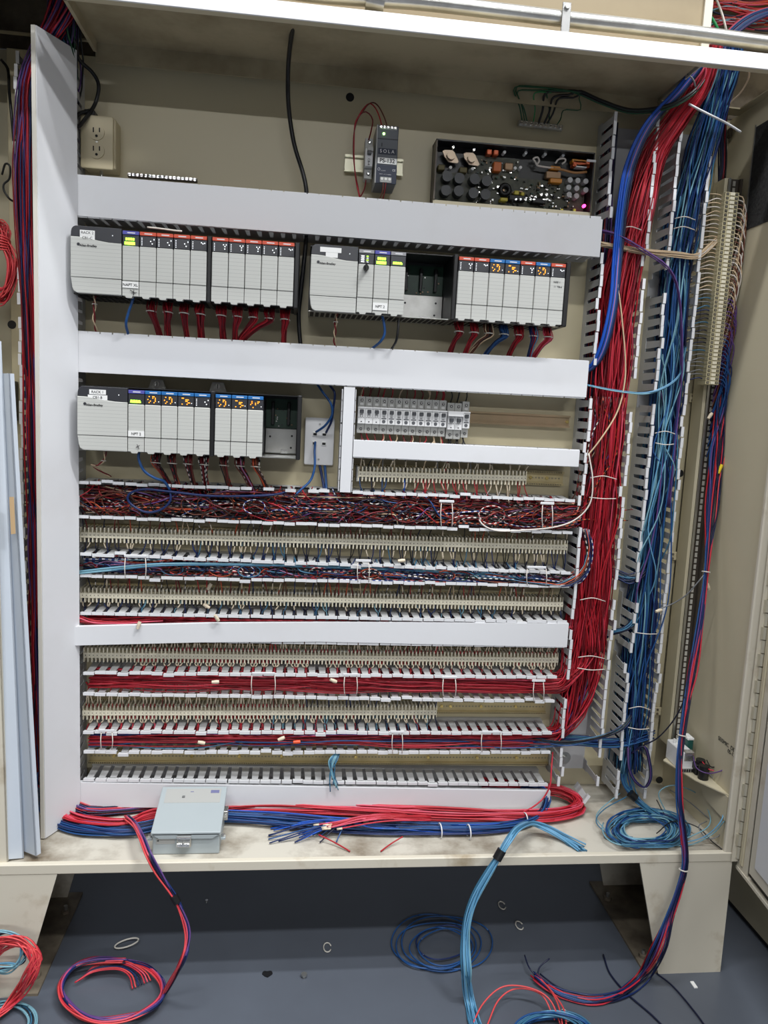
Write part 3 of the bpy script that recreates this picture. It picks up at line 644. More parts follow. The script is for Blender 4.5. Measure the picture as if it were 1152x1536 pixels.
# rack 1 (lower left)
zb = 1.175
chassis('rack chassis with empty end slots of the lower left rack', -0.474, 0.004, 1.173, 1.317, ((-0.1948, -0.1852), (-0.006, 0.004)), empty=(-0.079, -0.006))
psu('wide grey power supply tagged RACK 1 in the lower left rack', -0.476, -0.3705, 1.175, 1.313, PG, [('RACK 1', 0.0255, -0.0165, 0.0345, 0), ('CB1-B', 0.0225, -0.028, 0.0405, 0)])
m_ = module('purple-topped module with green display in the lower left rack', -0.370, zb, STR_P, 'net', G1); handtag(m_, -0.370, zb, 'NPT 2', 0.034, 0.0345, 0.0125)
MB().wires(np.array([(-0.350, MF-0.0006, zb+0.018), (-0.346, MF-0.0006, zb+0.008)]), 0.0006, INK, 4).wires(np.array([(-0.3525, MF-0.0006, zb+0.011), (-0.3445, MF-0.0006, zb+0.016)]), 0.0005, INK, 4).obj('pen_mark', m_)
for i in range(4): module(f'{ORD[i]} blue-topped module after the purple-topped one in the lower left rack', -0.335+i*MW, zb, STR_B, 'blue' if i < 3 else 'red', G1)
for i in range(3): module(f'{ORD[i]} blue-topped module after the black spacer in the lower left rack', -0.185+i*MW, zb, STR_B, 'blue', G1)
for k, (x, y) in enumerate(((236, 576), (327, 580))):
    q = at(x, y, -0.01)
    t = thing('mounting_ear', ('left' if k == 0 else 'right')+' bare metal mounting ear above the lower left rack', 'bracket', tuple(q), 'rack mounting ears')
    MB().prism([(q[0]-0.020, q[2]-0.012), (q[0]+0.020, q[2]-0.012), (q[0]+0.013, q[2]+0.010), (q[0]-0.013, q[2]+0.010)], -0.012, -0.004, STEEL).obj('plate', t)
    MB().cyl((q[0], -0.018, q[2]), (q[0], -0.012, q[2]), 0.0065, STEELB, 12).box((q[0]-0.0008, -0.0185, q[2]-0.005), (q[0]+0.0008, -0.0178, q[2]+0.005), BLK).obj('screw', t)
# ================================================================ DIN RAILS + TERMINAL STRIPS
TP = 0.0089
def tblock():
    b = MB(); p = TP
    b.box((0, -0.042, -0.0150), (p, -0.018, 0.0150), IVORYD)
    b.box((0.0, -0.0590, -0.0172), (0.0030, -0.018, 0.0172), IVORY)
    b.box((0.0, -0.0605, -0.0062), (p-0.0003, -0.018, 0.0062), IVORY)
    for s in (-1, 1): b.box((0.0040, -0.0445, s*0.0112-0.0026), (0.0080, -0.0415, s*0.0112+0.0026), STEEL)
    b.box((0.0046, -0.0608, -0.0012), (0.0062, -0.0604, 0.0012), INK)
    return b.mesh('terminal_block')
TB = tblock()
def rail(label, x0, x1, z, z1=None, m=BRASS, y=-0.012, holes=True, grp='metal mounting rails', h=0.0175, bolts=()):
    t = thing('mounting_rail', label, 'rail', (x0, y, z), grp)
    z1 = z if z1 is None else z1; an = -math.atan2(z1-z, x1-x0); L = x1-x0
    M = np.eye(4); M[:3, :3] = np.array(Matrix.Rotation(an, 3, 'Y')); M[:3, 3] = (x0, 0, z)
    b = MB().box((0, y, -h), (L, y+0.002, h), m, 0, M)
    for s in (-1, 1):
        b.box((0, y-0.006, s*h*0.72-0.0008), (L, y, s*h*0.72+0.0008), m, 0, M); b.box((0, y-0.0075, min(s*h*0.72, s*h)), (L, y-0.006, max(s*h*0.72, s*h)), m, 0, M)
    b.obj('profile', t)
    if holes:
        s = MB()
        for i in range(int(L/0.0085)):
            s.box((0.003+i*0.0085, y-0.0006, -0.0018), (0.0075+i*0.0085, y-0.0001, 0.0018), IVORYD, 0, M)
        for i in range(int(L/0.0045)):
            for q in (-1, 1): s.box((i*0.0045, y-0.0081, q*h*0.86-0.0014), (0.002+i*0.0045, y-0.0076, q*h*0.86+0.0014), DARKSLOT, 0, M)
        s.obj('perforations', t, kind='stuff')
    for u in bolts: MB().cyl((x0+L*u, y-0.0035, z+(z1-z)*u), (x0+L*u, y, z+(z1-z)*u), 0.0042, mat('brass_screw', srgb(214, 190, 120), 0.25, 0.9), 10).obj('screw', t)
    return t
def tstrip(label, x0, x1, z, z1=None, railx=None, grp='horizontal terminal strips'):
    t = thing('terminal_strip', label, 'terminal strip', (x0, -0.04, z), grp); z1 = z if z1 is None else z1
    n = int(round((x1-x0)/TP)); px = []
    for i in range(n):
        u = i/n; x = x0+i*(x1-x0)/n; o = link('terminal_block', TB, t); o.location = (x, 0, z+(z1-z)*u); px.append((x+0.0055, z+(z1-z)*u))
    MB().box((x1, -0.052, z1-0.016), (x1+0.002, -0.018, z1+0.016), IVORY).obj('end_plate', t)
    return px
TZ = {}
rail('metal rail carrying the first long terminal row', -0.49, 0.668, 0.976, holes=False); TZ[1] = tstrip('first long ivory terminal row from the top, below the dark striped wires', -0.4945, 0.6705, 0.974, 0.978)
rail('metal rail carrying the second long terminal row', -0.49, 0.668, 0.832, holes=False); TZ[2] = tstrip('second long ivory terminal row from the top, above the warped cover', -0.4945, 0.6710, 0.831, 0.833)
rail('metal rail carrying the third long terminal row', -0.486, 0.668, 0.687, holes=False); TZ[3] = tstrip('third long ivory terminal row from the top, right under the warped cover', -0.488, 0.6705, 0.686, 0.688)
rail('yellow metal rail with a bare right end in the fourth terminal row', -0.488, 0.664, 0.5455, bolts=(0.76, 0.78, 0.85, 0.93)); TZ[4] = tstrip('fourth ivory terminal row, stopping short at a bare rail', -0.4905, 0.3665, 0.543, 0.548)
rail('long bare yellow metal rail above the lowest duct', -0.487, 0.690, 0.413, 0.404, bolts=(0.05, 0.21, 0.31, 0.40, 0.56, 0.72, 0.83, 0.92))
rail('short yellow rail with a bare right end below the breakers', 0.135, 0.661, 1.144, bolts=(0.84, 0.92)); TZ[0] = tstrip('short ivory terminal row below the circuit breakers', 0.142, 0.553, 1.140, 1.1455)
b = MB().box((0.139, -0.06, 1.122), (0.1415, -0.018, 1.157), BRKG); o = b.obj('end_stop'); tag(o, 'grey end stop at the left of the short terminal row', 'end stop')
# breakers
rail('iridescent bare metal rail right of the circuit breakers', 0.13, 0.662, 1.286, m=RUSTY, y=-0.02, holes=False, h=0.015, bolts=(0.99,))
b = MB()
BW = 0.01765
def brk_meshes(w, kind):
    h0, h1 = 1.236, 1.322
    body = MB().box((0.0003, -0.052, 0.0), (w-0.0003, -0.02, 0.086), BRKG, 0.0008)
    nose = MB().box((0.0003, -0.066, 0.0225), (w-0.0003, -0.05, 0.0605), WHITE, 0.0008)
    bar = MB().box((0.0, -0.068, 0.058), (w, -0.05, 0.0618), WHITE, 0.0005)
    return body, nose, bar
B_body, B_nose, B_bar = [m.mesh(n) for m, n in zip(brk_meshes(BW, 0), ('body', 'front', 'bus_bar'))]
B_tog = MB().box((0.0045, -0.074, 0.047), (0.0135, -0.064, 0.0555), mat('toggle_grey', srgb(70, 72, 76), 0.4), 0.001).mesh('toggle')
B_scr = MB().cyl((0.0098, -0.0535, 0.0), (0.0098, -0.0515, 0.0), 0.0034, mat('screw_recess', (0.03, 0.03, 0.03), 0.6), 12).cyl((0.0098, -0.0540, 0.0), (0.0098, -0.0530, 0.0), 0.0021, STEELB, 10).mesh('terminal_screw')
B_win = MB().box((0.0055, -0.0528, 0.0655), (0.0135, -0.0515, 0.0705), LABELW).mesh('label_window')
pr = MB().cyl((0.0088, -0.0664, 0.0295), (0.0088, -0.0658, 0.0295), 0.0042, mat('print_grey', srgb(90, 92, 96), 0.6), 14).box((0.003, -0.0664, 0.0352), (0.0148, -0.0658, 0.0378), MATS['print_grey']).box((0.006, -0.0664, 0.0395), (0.0118, -0.0658, 0.041), MATS['print_grey'])
B_pr = pr.mesh('printed_label')
pr = MB().box((0.0058, -0.0664, 0.037), (0.0115, -0.0658, 0.0448), INK).box((0.0066, -0.0666, 0.0378), (0.0107, -0.0660, 0.044), WHITE).box((0.0075, -0.0664, 0.0262), (0.0105, -0.0658, 0.0285), INK).box((0.0025, -0.0664, 0.036), (0.0037, -0.0658, 0.038), INK).box((0.0137, -0.0664, 0.036), (0.0149, -0.0658, 0.038), INK)
B_pr2 = pr.mesh('printed_label')
def breaker(x, z, label, prn):
    t = thing('circuit_breaker', label, 'breaker', (x, 0, z), 'circuit breakers in a row')
    for n, me in (('body', B_body), ('front', B_nose), ('bus_bar', B_bar), ('toggle', B_tog), ('label_window', B_win), ('printed_label', prn)):
        o = link(n, me, t); o.location = (x, 0, z)
    for dz in (0.077, 0.010):
        o = link('terminal_screw', B_scr, t); o.location = (x, 0, z+dz)
    return t
NUM = ['leftmost', 'second', 'third', 'fourth', 'fifth', 'sixth', 'seventh', 'eighth', 'ninth', 'tenth', 'eleventh', 'twelfth']
bx = 0.1345
for i in range(12): breaker(bx+i*BW, 1.2365, (f'{NUM[i]} grey circuit breaker from the left in the row' if i else 'leftmost grey circuit breaker in the row beside the upright cover'), B_pr2 if i < 3 else B_pr)
x = bx+12*BW+0.002
t = thing('circuit_breaker', 'two-pole grey circuit breaker with a tie bar near the right end', 'breaker', (x, 0, 1.2365), 'circuit breakers in a row')
for k in range(2):
    for n, me in (('body', B_body), ('front', B_nose), ('printed_label', B_pr2)):
        o = link(n, me, t); o.location = (x+k*BW, 0, 1.232)
    o = link('toggle', B_tog, t); o.location = (x+k*BW, 0, 1.226)
    for dz in (0.077, 0.010): o = link('terminal_screw', B_scr, t); o.location = (x+k*BW, 0, 1.232+dz)
MB().box((x-0.001, -0.076, 1.286), (x+2*BW+0.001, -0.05, 1.298), WHITE, 0.001).obj('tie_bar', t)
breaker(x+2*BW+0.0008, 1.2365, 'rightmost single circuit breaker beside the bare rail', B_pr)
# ================================================================ SMALL DEVICES ON THE PANEL
# outlet box
ox0, ox1, oz0, oz1 = -0.492, -0.423, 1.783, 1.893
t = thing('electrical_outlet', 'beige duplex outlet on a surface box near the upper left', 'outlet', (ox0, 0, oz0))
MB().box((ox0+0.003, -0.046, oz0+0.003), (ox1+0.004, 0, oz1-0.002), BEIGE, 0.002).obj('box', t)
pl = MB().prism(rr(ox0, ox1, oz0, oz1, 0.004), -0.052, -0.045, BEIGE).obj('cover_plate', t, bevel=0.002)
for zc in (oz1-0.035, oz0+0.037):
    rc = MB().cyl(((ox0+ox1)/2, -0.0545, zc), ((ox0+ox1)/2, -0.051, zc), 0.0165, BEIGE, 24).obj('receptacle', t, bevel=0.0006)
    r2 = MB(); c = (ox0+ox1)/2
    r2.box((c-0.0075, -0.0552, zc-0.001), (c-0.0052, -0.0544, zc+0.009), DARKSLOT).box((c+0.0052, -0.0552, zc), (c+0.0075, -0.0544, zc+0.009), DARKSLOT).cyl((c, -0.0552, zc-0.008), (c, -0.0544, zc-0.008), 0.0028, DARKSLOT, 12)
    sub(r2, 'slots', rc)
MB().cyl(((ox0+ox1)/2, -0.0535, (oz0+oz1)/2), ((ox0+ox1)/2, -0.0515, (oz0+oz1)/2), 0.0026, STEEL, 10).obj('screw', t)
MB().cyl((ox0+0.038, -0.025, oz0-0.03), (ox0+0.038, -0.025, oz0+0.004), 0.004, STEEL, 10).obj('conduit_stub', t)
MB().prism(rr(ox0+0.006, ox0+0.030, oz1-0.004, oz1+0.012, 0.004), -0.05, -0.02, BLK).obj('cord_clamp', t, bevel=0.002)
# ground bars
def gbar(label, p, q, n, y, m, hgt):
    t = thing('ground_bar', label, 'ground bar', tuple(p), 'metal ground bars'); p = np.array(p); q = np.array(q)
    d_ = q-p; L = np.linalg.norm(d_); M = np.eye(4); M[:3, :3] = np.array(Matrix.Rotation(-math.atan2(d_[2], d_[0]), 3, 'Y')); M[:3, 3] = p
    MB().box((0, -0.006, -hgt), (L, 0.006, hgt), m, 0.001, M).obj('bar', t)
    for i in range(n):
        x = (i+0.5)*L/n; c = p+d_*(i+0.5)/n
        MB().cyl((c[0], c[1]-0.009, c[2]), (c[0], c[1]-0.005, c[2]), 0.0034, STEELB, 10).box((c[0]-0.003, c[1]-0.0094, c[2]-0.0006), (c[0]+0.003, c[1]-0.0089, c[2]+0.0006), DARKSLOT).obj('screw', t)
    return t
gbar('narrow ground bar with a row of screws below the outlet', at(192, 263, -0.02), at(296, 271, -0.02), 17, -0.02, mat('dark_bar', srgb(70, 64, 56), 0.5, 0.5), 0.0042)
gbar('ground bar with green wires near the upper right', at(777, 185, -0.02), at(843, 193, -0.02), 9, -0.02, STEEL, 0.0062)
# small power supply + breaker on a rail
rail('short bright rail behind the small slate power supply', 0.083, 0.2175, 1.850, m=mat('bright_rail', srgb(226, 222, 196), 0.35, 0.4), y=-0.01, holes=False, h=0.0185)
px0, px1, pz0, pz1 = 0.1475, 0.1945, 1.789, 1.911
t = thing('rail_power_supply', 'slate grey rail power supply with a white PS-132 tag', 'power supply', (px0, 0, pz0))
MB().box((px0, -0.098, pz0), (px1, -0.018, pz1), PSG, 0.0015).obj('body', t)
MB().box((px0+0.0006, -0.0995, pz0), (px1-0.0005, -0.0975, pz0+0.0385), NAVY, 0.0005).obj('lower_face', t)
MB().box((px0-0.0012, -0.1, pz0), (px0+0.001, -0.02, pz1), GRAYL).obj('side_trim', t)
o1 = MB().box((px0+0.004, -0.099, pz0+0.061), (px1-0.003, -0.0978, pz0+0.0735), NAVY).obj('name_band', t); text('S O L A', ((px0+px1)/2, -0.0993, pz0+0.0672), 0.0098, INKW, o1)
o1 = MB().box((px0+0.0035, -0.1, pz0+0.041), (px1-0.0015, -0.098, pz0+0.0535), LABELW).obj('tag', t); text('PS-132', ((px0+px1)/2+0.001, -0.1003, pz0+0.0472), 0.0122, INK, o1, bold=0.0002)
MB().cyl((px0+0.0145, -0.1, pz1-0.0185), (px0+0.0145, -0.098, pz1-0.0185), 0.0024, LEDW, 12).obj('indicator_light', t)
MB().box((px0+0.001, -0.0985, pz1-0.029), (px1-0.001, -0.0978, pz1-0.0282), INK).obj('seam', t)
MB().box((px0+0.0105, -0.0985, pz0+0.077), (px0+0.0122, -0.0978, pz0+0.0845), INK).obj('adjust_slot', t)
tp = MB().box((px0+0.004, -0.1, pz1-0.009), (px1-0.004, -0.092, pz1-0.0015), GRAYL, 0.001).obj('terminal_row', t)
for i in range(5): sub(MB().cyl((px0+0.008+i*0.0078, -0.1012, pz1-0.005), (px0+0.008+i*0.0078, -0.0995, pz1-0.005), 0.0026, STEELB, 10), 'screw', tp)
tp = MB().box((px0+0.010, -0.1025, pz0+0.001), (px0+0.036, -0.092, pz0+0.013), GRAYL, 0.001).obj('terminal_row', t)
for i in range(3): sub(MB().cyl((px0+0.0145+i*0.0085, -0.1035, pz0+0.0085), (px0+0.0145+i*0.0085, -0.102, pz0+0.0085), 0.0029, LABELW, 10), 'screw', tp)
MB().ring((px0+0.007, -0.0997, pz0+0.029), 0.0026, 0.0004, INKW, (0, 1, 0), 16, 4).obj('approval_mark', t); text('UL LISTED', (px0+0.0165, -0.0997, pz0+0.0265), 0.0024, INKW, t); text('CE', (px1-0.0065, -0.0997, pz0+0.0285), 0.006, INKW, t); text('INPUT  L  N  G  50/60Hz', ((px0+px1)/2-0.002, -0.0997, pz0+0.019), 0.0025, INKW, t)
x = 0.1245
t = thing('circuit_breaker', 'single small breaker left of the slate power supply', 'breaker', (x, 0, 1.806))
for n, me in (('body', B_body), ('front', B_nose)):
    o = link(n, me, t); o.location = (x, -0.012, 1.806)
o = link('toggle', B_tog, t); o.location = (x, -0.012, 1.805)
MB().box((x+0.004, -0.0835, 1.859), (x+BW, -0.062, 1.868), BRKG, 0.001).obj('toggle_cap', t)
for dz in (0.077, 0.010): o = link('terminal_screw', B_scr, t); o.location = (x, -0.012, 1.806+dz)
text('CB-4', (x+0.0085, -0.0785, 1.838), 0.0068, INK, t, rot=(math.pi/2, math.pi/2, 0))
# network wall plate
t = thing('network_wall_plate', 'white network wall plate with four jacks and blue cords', 'wall plate', (0.05, 0, 1.155))
wx0, wx1, wz0, wz1 = 0.0135, 0.0835, 1.154, 1.267
MB().box((wx0+0.006, -0.014, wz0+0.006), (wx1-0.006, 0, wz1-0.006), WHITE).obj('back_box', t)
MB().prism(rr(wx0, wx1, wz0, wz1, 0.004), -0.021, -0.014, WHITE).obj('plate', t, bevel=0.002)
for (x, z) in ((wx0+0.024, wz1-0.039), (wx0+0.046, wz1-0.039), (wx0+0.024, wz1-0.061), (wx0+0.046, wz1-0.061)):
    MB().box((x-0.006, -0.0235, z-0.0055), (x+0.006, -0.02, z+0.0055), LABELW, 0.001).box((x-0.004, -0.0239, z-0.003), (x+0.004, -0.0233, z+0.0025), DARKSLOT).obj('jack', t)
for z in (wz1-0.015, wz0+0.014): MB().cyl(((wx0+wx1)/2, -0.0225, z), ((wx0+wx1)/2, -0.0205, z), 0.0024, STEEL, 10).obj('screw', t)
# open-frame supply board
t = thing('power_supply_board', 'black open-frame power supply circuit board at the upper right', 'circuit board', (0.47, 0, 1.78))
bx0, bx1, bz0, bz1, by = 0.287, 0.662, 1.7775, 1.909, -0.05
MB().box((bx0, -0.006, bz0), (bx1, -0.001, bz1), BLKM).box((bx0, by, bz1-0.003), (bx1, 0, bz1), BLKM).box((bx0, by, bz0), (bx0+0.003, 0, bz1), mat('bronze_side', srgb(92, 84, 76), 0.4, 0.4)).box((bx1-0.003, by, bz0), (bx1, 0, bz1), BLKM).box((bx0, -0.02, bz0), (bx1, 0, bz0+0.003), BLKM).obj('tray', t)
MB().box((bx0, by+0.004, bz0-0.012), (bx1, by+0.006, bz0-0.0005), CREAM).obj('front_rail', t)
# pcb shapes
pc = MB().box((bx0+0.006, -0.014, bz0+0.004), (bx1-0.006, -0.012, bz0+0.072), PCBO).box((bx0+0.085, -0.014, bz0+0.072), (bx0+0.205, -0.012, bz1-0.018), PCBO).obj('circuit_board', t)
bpx = lambda x, y: at(x, y, -0.03)
for x, y in ((670, 266), (688, 269), (711, 270), (729, 273), (668, 287), (687, 288), (709, 291), (727, 293)):
    q = bpx(x, y); MB().cyl((q[0], -0.040, q[2]), (q[0], -0.012, q[2]), 0.0118, mat('capacitor_sleeve', srgb(40, 44, 48), 0.35), 20).obj('capacitor', t, bevel=0.0015)
for x, y in ((854.5, 270.5), (866, 271.5), (878, 272.5), (852.5, 281.5), (864.5, 283), (878, 285.5), (853, 292.5), (864, 294.5)):
    q = bpx(x, y); MB().cyl((q[0], -0.034, q[2]), (q[0], -0.012, q[2]), 0.0062, mat('capacitor_white_top', srgb(200, 202, 202), 0.4), 16).obj('small_capacitor', t)
for x, y in ((676, 234), (707, 238)):
    q = bpx(x, y); pr_ = MB().prism([(q[0]+dx, q[2]+dz) for dx, dz in ((-0.020, 0.010), (-0.014, 0.014), (0.004, 0.014), (0.014, 0.002), (0.021, -0.010), (0.017, -0.015), (-0.004, -0.0135), (-0.015, -0.002))], -0.029, -0.024, mat('transistor_case', srgb(178, 160, 140), 0.35, 0.7)).obj('power_transistor', t, bevel=0.001)
    sub(MB().cyl((q[0], -0.038, q[2]), (q[0], -0.029, q[2]), 0.0095, MATS['transistor_case'], 18), 'cap', pr_)
    MB().cyl((q[0]+0.004, -0.036, q[2]+0.018), (q[0]+0.004, -0.02, q[2]+0.018), 0.003, STEELB, 8).obj('stud', t)
for x, y, w, h, m in ((734, 228, 0.006, 0.006, COPPER), (744, 229, 0.006, 0.006, COPPER), (746, 250, 0.0095, 0.0105, mat('orange_core', srgb(206, 104, 36), 0.4)), (833, 252, 0.012, 0.004, AMBER), (834, 271, 0.0145, 0.005, AMBER), (831, 262, 0.018, 0.008, TAN), (756, 299, 0.009, 0.004, YEL), (775, 289, 0.006, 0.0045, YEL), (784, 291, 0.004, 0.004, YEL), (869, 242, 0.018, 0.004, AMBER), (872, 249, 0.014, 0.0035, LABELW), (872, 246, 0.021, 0.007, COPPER), (764, 249, 0.010, 0.008, TAN), (662, 251, 0.008, 0.006, mat('dull_yellow', srgb(110, 100, 60), 0.5)), (695, 255, 0.009, 0.006, MATS['dull_yellow']), (776, 297, 0.020, 0.006, BLK), (808, 301, 0.016, 0.006, BLK)):
    q = bpx(x, y); MB().box((q[0]-w, -0.032 if m not in (TAN,) else -0.028, q[2]-h), (q[0]+w, -0.012, q[2]+h), m, 0.0015).obj('component', t)
for x, y in ((757, 228), (676, 251), (709, 253), (773, 252), (781, 251), (722, 296), (803, 296), (812, 292), (820, 292), (789, 229), (818, 231), (845, 233)):
    q = bpx(x, y); MB().cyl((q[0], -0.030, q[2]), (q[0], -0.012, q[2]), 0.0036, LABELW if y < 260 else STEELB, 12).obj('component', t)
q = bpx(759, 283); MB().ring((q[0], -0.022, q[2]), 0.0105, 0.005, BLK, (0, 1, 0), 20, 8).obj('choke', t)
for x in (773, 780, 787, 795, 800, 815, 819):
    q = bpx(x, 300); MB().cyl((q[0], -0.036, q[2]), (q[0], -0.03, q[2]), 0.0028, STEELB, 8).obj('screw', t)
for x in (842, 861):
    q = at(x, 318, -0.04); MB().cyl((q[0], -0.042, q[2]-0.008), (q[0], -0.042, q[2]+0.006), 0.0034, YEL, 10).obj('lamp_cap', t)
q = at(876, 309, -0.04); MB().cyl((q[0], -0.043, q[2]), (q[0], -0.036, q[2]), 0.0036, LEDP, 12).obj('indicator_light', t)
s = MB()
for i in range(170):
    x = bx0+0.09+random.random()*0.25; z = bz0+0.006+random.random()*(0.064 if x > bx0+0.2 else 0.100); r_ = random.random()
    s.box((x, -0.0165-random.random()*0.008, z), (x+0.002+random.random()*0.005, -0.012, z+0.0015+random.random()*0.003), random.choice((STEEL, TAN, BLK, BLK, MATS['dull_yellow'], PCB, STEELB)))
s.obj('small_components', t, kind='stuff')
lp = MB()
lp.wires(smooth_path([bpx(803, 243), bpx(806, 248), bpx(815, 250), bpx(830, 252)], 20), 0.0022, WC['white'], 8).wires(smooth_path([bpx(803, 243), bpx(800, 238), bpx(806, 236), bpx(809, 241), bpx(806, 246)], 20), 0.0022, WC['white'], 8)
lp.wires(smooth_path([bpx(843, 246), bpx(848, 242), bpx(847, 238), bpx(838, 239), bpx(833, 245)], 20), 0.0020, WC['white'], 8).wires(smooth_path([bpx(830, 252), bpx(845, 255), bpx(862, 259), bpx(880, 258)], 20), 0.0028, mat('wire_tan', srgb(180, 130, 80), 0.5), 8)
lp.obj('lead_wires', t)
q0 = at(885, 242, -0.045); MB().box((q0[0]-0.01, -0.052, q0[2]-0.003), (q0[0]+0.012, -0.049, q0[2]+0.002), PVC, 0, None).obj('bracket_tab', t)
# grey junction box on the cabinet floor
t = thing('junction_box', 'grey hinged junction box standing on the cabinet floor', 'junction box', (-0.216, -0.22, ZF))
jx0, jx1, jy0, jy1, jz1 = -0.288, -0.144, -0.276, -0.125, 0.378
jy0 = -0.268
lift = 0.012
Vb = [(jx0, jy0, ZF), (jx1, jy0, ZF), (jx1, -0.13, ZF), (jx0, -0.13, ZF)]
jf = 0.352; jr = 0.383
b = MB().add(Vb+[(jx0, jy0, jf), (jx1, jy0, jf), (jx1, -0.13, jr), (jx0, -0.13, jr)], [(0, 3, 2, 1), (4, 5, 6, 7), (0, 1, 5, 4), (1, 2, 6, 5), (2, 3, 7, 6), (3, 0, 4, 7)], GRAYB); b.obj('body', t, bevel=0.003)
lx0, lx1 = jx0-0.003, jx1+0.003
sl = (jr-jf)/(-0.13-jy0)
def lidz(y): return jf+(y-jy0)*sl
b = MB().add([(lx0, jy0-0.005, lidz(jy0)+0.0), (lx1, jy0-0.005, lidz(jy0)), (lx1, -0.128, jr), (lx0, -0.128, jr), (lx0, jy0-0.005, lidz(jy0)+0.008), (lx1, jy0-0.005, lidz(jy0)+0.008), (lx1, -0.128, jr+0.008), (lx0, -0.128, jr+0.008)], [(0, 3, 2, 1), (4, 5, 6, 7), (0, 1, 5, 4), (1, 2, 6, 5), (2, 3, 7, 6), (3, 0, 4, 7)], GRAYB)
lid = b.obj('lid', t, bevel=0.002)
sub(MB().prism([(lx0+0.002, jf+0.004), (lx1-0.002, jf+0.004), (lx1-0.018, jf-0.007), (lx0+0.018, jf-0.007)], jy0-0.005, jy0-0.003, GRAYB), 'front_flap', lid)
ang = math.atan(sl)
def lidbox(u0, u1, y0, y1, h0, h1, m, name, c=0):
    M = np.eye(4); M[:3, :3] = np.array(Matrix.Rotation(ang, 3, 'X')); M[:3, 3] = (lx0, jy0, lidz(jy0)+0.008); L_ = math.hypot(-0.13-jy0, jr-jf); w = lx1-lx0
    return sub(MB().box((u0*w, y0*L_, h0), (u1*w, y1*L_, h1), m, c, M), name, lid)
lidbox(0.08, 0.92, 0.62, 0.95, 0.0, 0.0006, GRAYL, 'nameplate'); lidbox(0.76, 0.89, 0.84, 0.91, 0.0006, 0.0009, mat('violet_print', srgb(110, 112, 150), 0.6), 'printed_mark'); lidbox(0.34, 0.38, 0.73, 0.77, 0.0006, 0.003, mat('dull_knob', srgb(110, 112, 112), 0.4), 'screw', 0.0005); lidbox(0.45, 0.50, 0.865, 0.88, 0.0006, 0.0009, MATS['violet_print'], 'printed_mark')
lt = MB().box((-0.234, jy0-0.012, 0.327), (-0.204, jy0-0.001, 0.352), STEEL, 0.002).box((-0.234, jy0-0.017, 0.351), (-0.204, jy0-0.004, 0.354), STEELB).obj('latch', t)
sub(MB().box((-0.234, jy0-0.016, 0.331), (-0.206, jy0-0.012, 0.340), STEELB, 0.001).cyl((-0.220, jy0-0.021, 0.339), (-0.220, jy0-0.012, 0.339), 0.0035, STEELB, 10), 'latch_lever', lt)
o1 = MB().box((jx0+0.008, jy0-0.0008, 0.331), (jx0+0.048, jy0+0.001, 0.344), GRAYL).obj('data_plate', t); text('H', (jx0+0.012, jy0-0.0012, 0.3385), 0.0055, INK, o1, bold=0.0003)
MB().box((jx1, -0.20, ZF+0.04), (jx1+0.011, -0.175, ZF+0.062), STEEL, 0.001).cyl((jx1+0.006, -0.203, ZF+0.052), (jx1+0.006, -0.199, ZF+0.052), 0.004, STEELB, 8).obj('hinge', t)
for x in (jx0-0.012, jx1+0.002): MB().box((x, -0.262, ZF+0.030), (x+0.010, -0.25, ZF+0.034), GRAYB, 0).cyl((x+0.005, -0.256, ZF+0.028), (x+0.005, -0.256, ZF+0.04), 0.004, STEELB, 8).obj('mounting_lug', t)
# ================================================================ RIGHT SIDE: vertical rail + terminal column, shelf device
rx0, rx1 = at(1099, 300, -0.06), at(1015, 1118, -0.06)
t = thing('vertical_rail', 'long upright slotted metal rail on standoff brackets at the right', 'rail', (float(rx0[0]), -0.06, 0.5))
rtx, rbx = float(rx0[0]), float(rx1[0]); ztop, zbot = 1.875, float(rx1[2]); 
def rxz(z): return rbx+(rtx-rbx)*(z-zbot)/(ztop-zbot)
def vbar(o0, o1, y0, y1, m, name, z0=None, z1=None):
    z0 = zbot if z0 is None else z0; z1 = ztop if z1 is None else z1
    V = [(rxz(z0)+o0, y0, z0), (rxz(z0)+o1, y0, z0), (rxz(z0)+o1, y1, z0), (rxz(z0)+o0, y1, z0), (rxz(z1)+o0, y0, z1), (rxz(z1)+o1, y0, z1), (rxz(z1)+o1, y1, z1), (rxz(z1)+o0, y1, z1)]
    return MB().add(V, [(0, 3, 2, 1), (4, 5, 6, 7), (0, 1, 5, 4), (1, 2, 6, 5), (2, 3, 7, 6), (3, 0, 4, 7)], m).obj(name, t)
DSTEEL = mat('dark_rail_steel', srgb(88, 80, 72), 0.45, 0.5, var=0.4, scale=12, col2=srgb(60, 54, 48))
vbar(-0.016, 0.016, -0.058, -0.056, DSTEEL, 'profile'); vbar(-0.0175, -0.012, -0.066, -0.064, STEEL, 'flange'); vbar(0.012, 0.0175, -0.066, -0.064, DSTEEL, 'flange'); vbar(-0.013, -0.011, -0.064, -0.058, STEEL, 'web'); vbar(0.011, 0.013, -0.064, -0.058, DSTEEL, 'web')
vbar(-0.026, -0.018, -0.062, -0.012, CREAM, 'angle_bracket')
slot = MB()
zz = zbot+0.006
me_slot = MB().box((-0.0032, -0.0592, -0.0055), (0.0032, -0.0580, 0.0055), mat('slot_light', srgb(200, 196, 186), 0.5)).mesh('slot')
while zz < ztop:
    o = link('slot', me_slot, t); o.location = (rxz(zz), 0, zz); zz += 0.0152
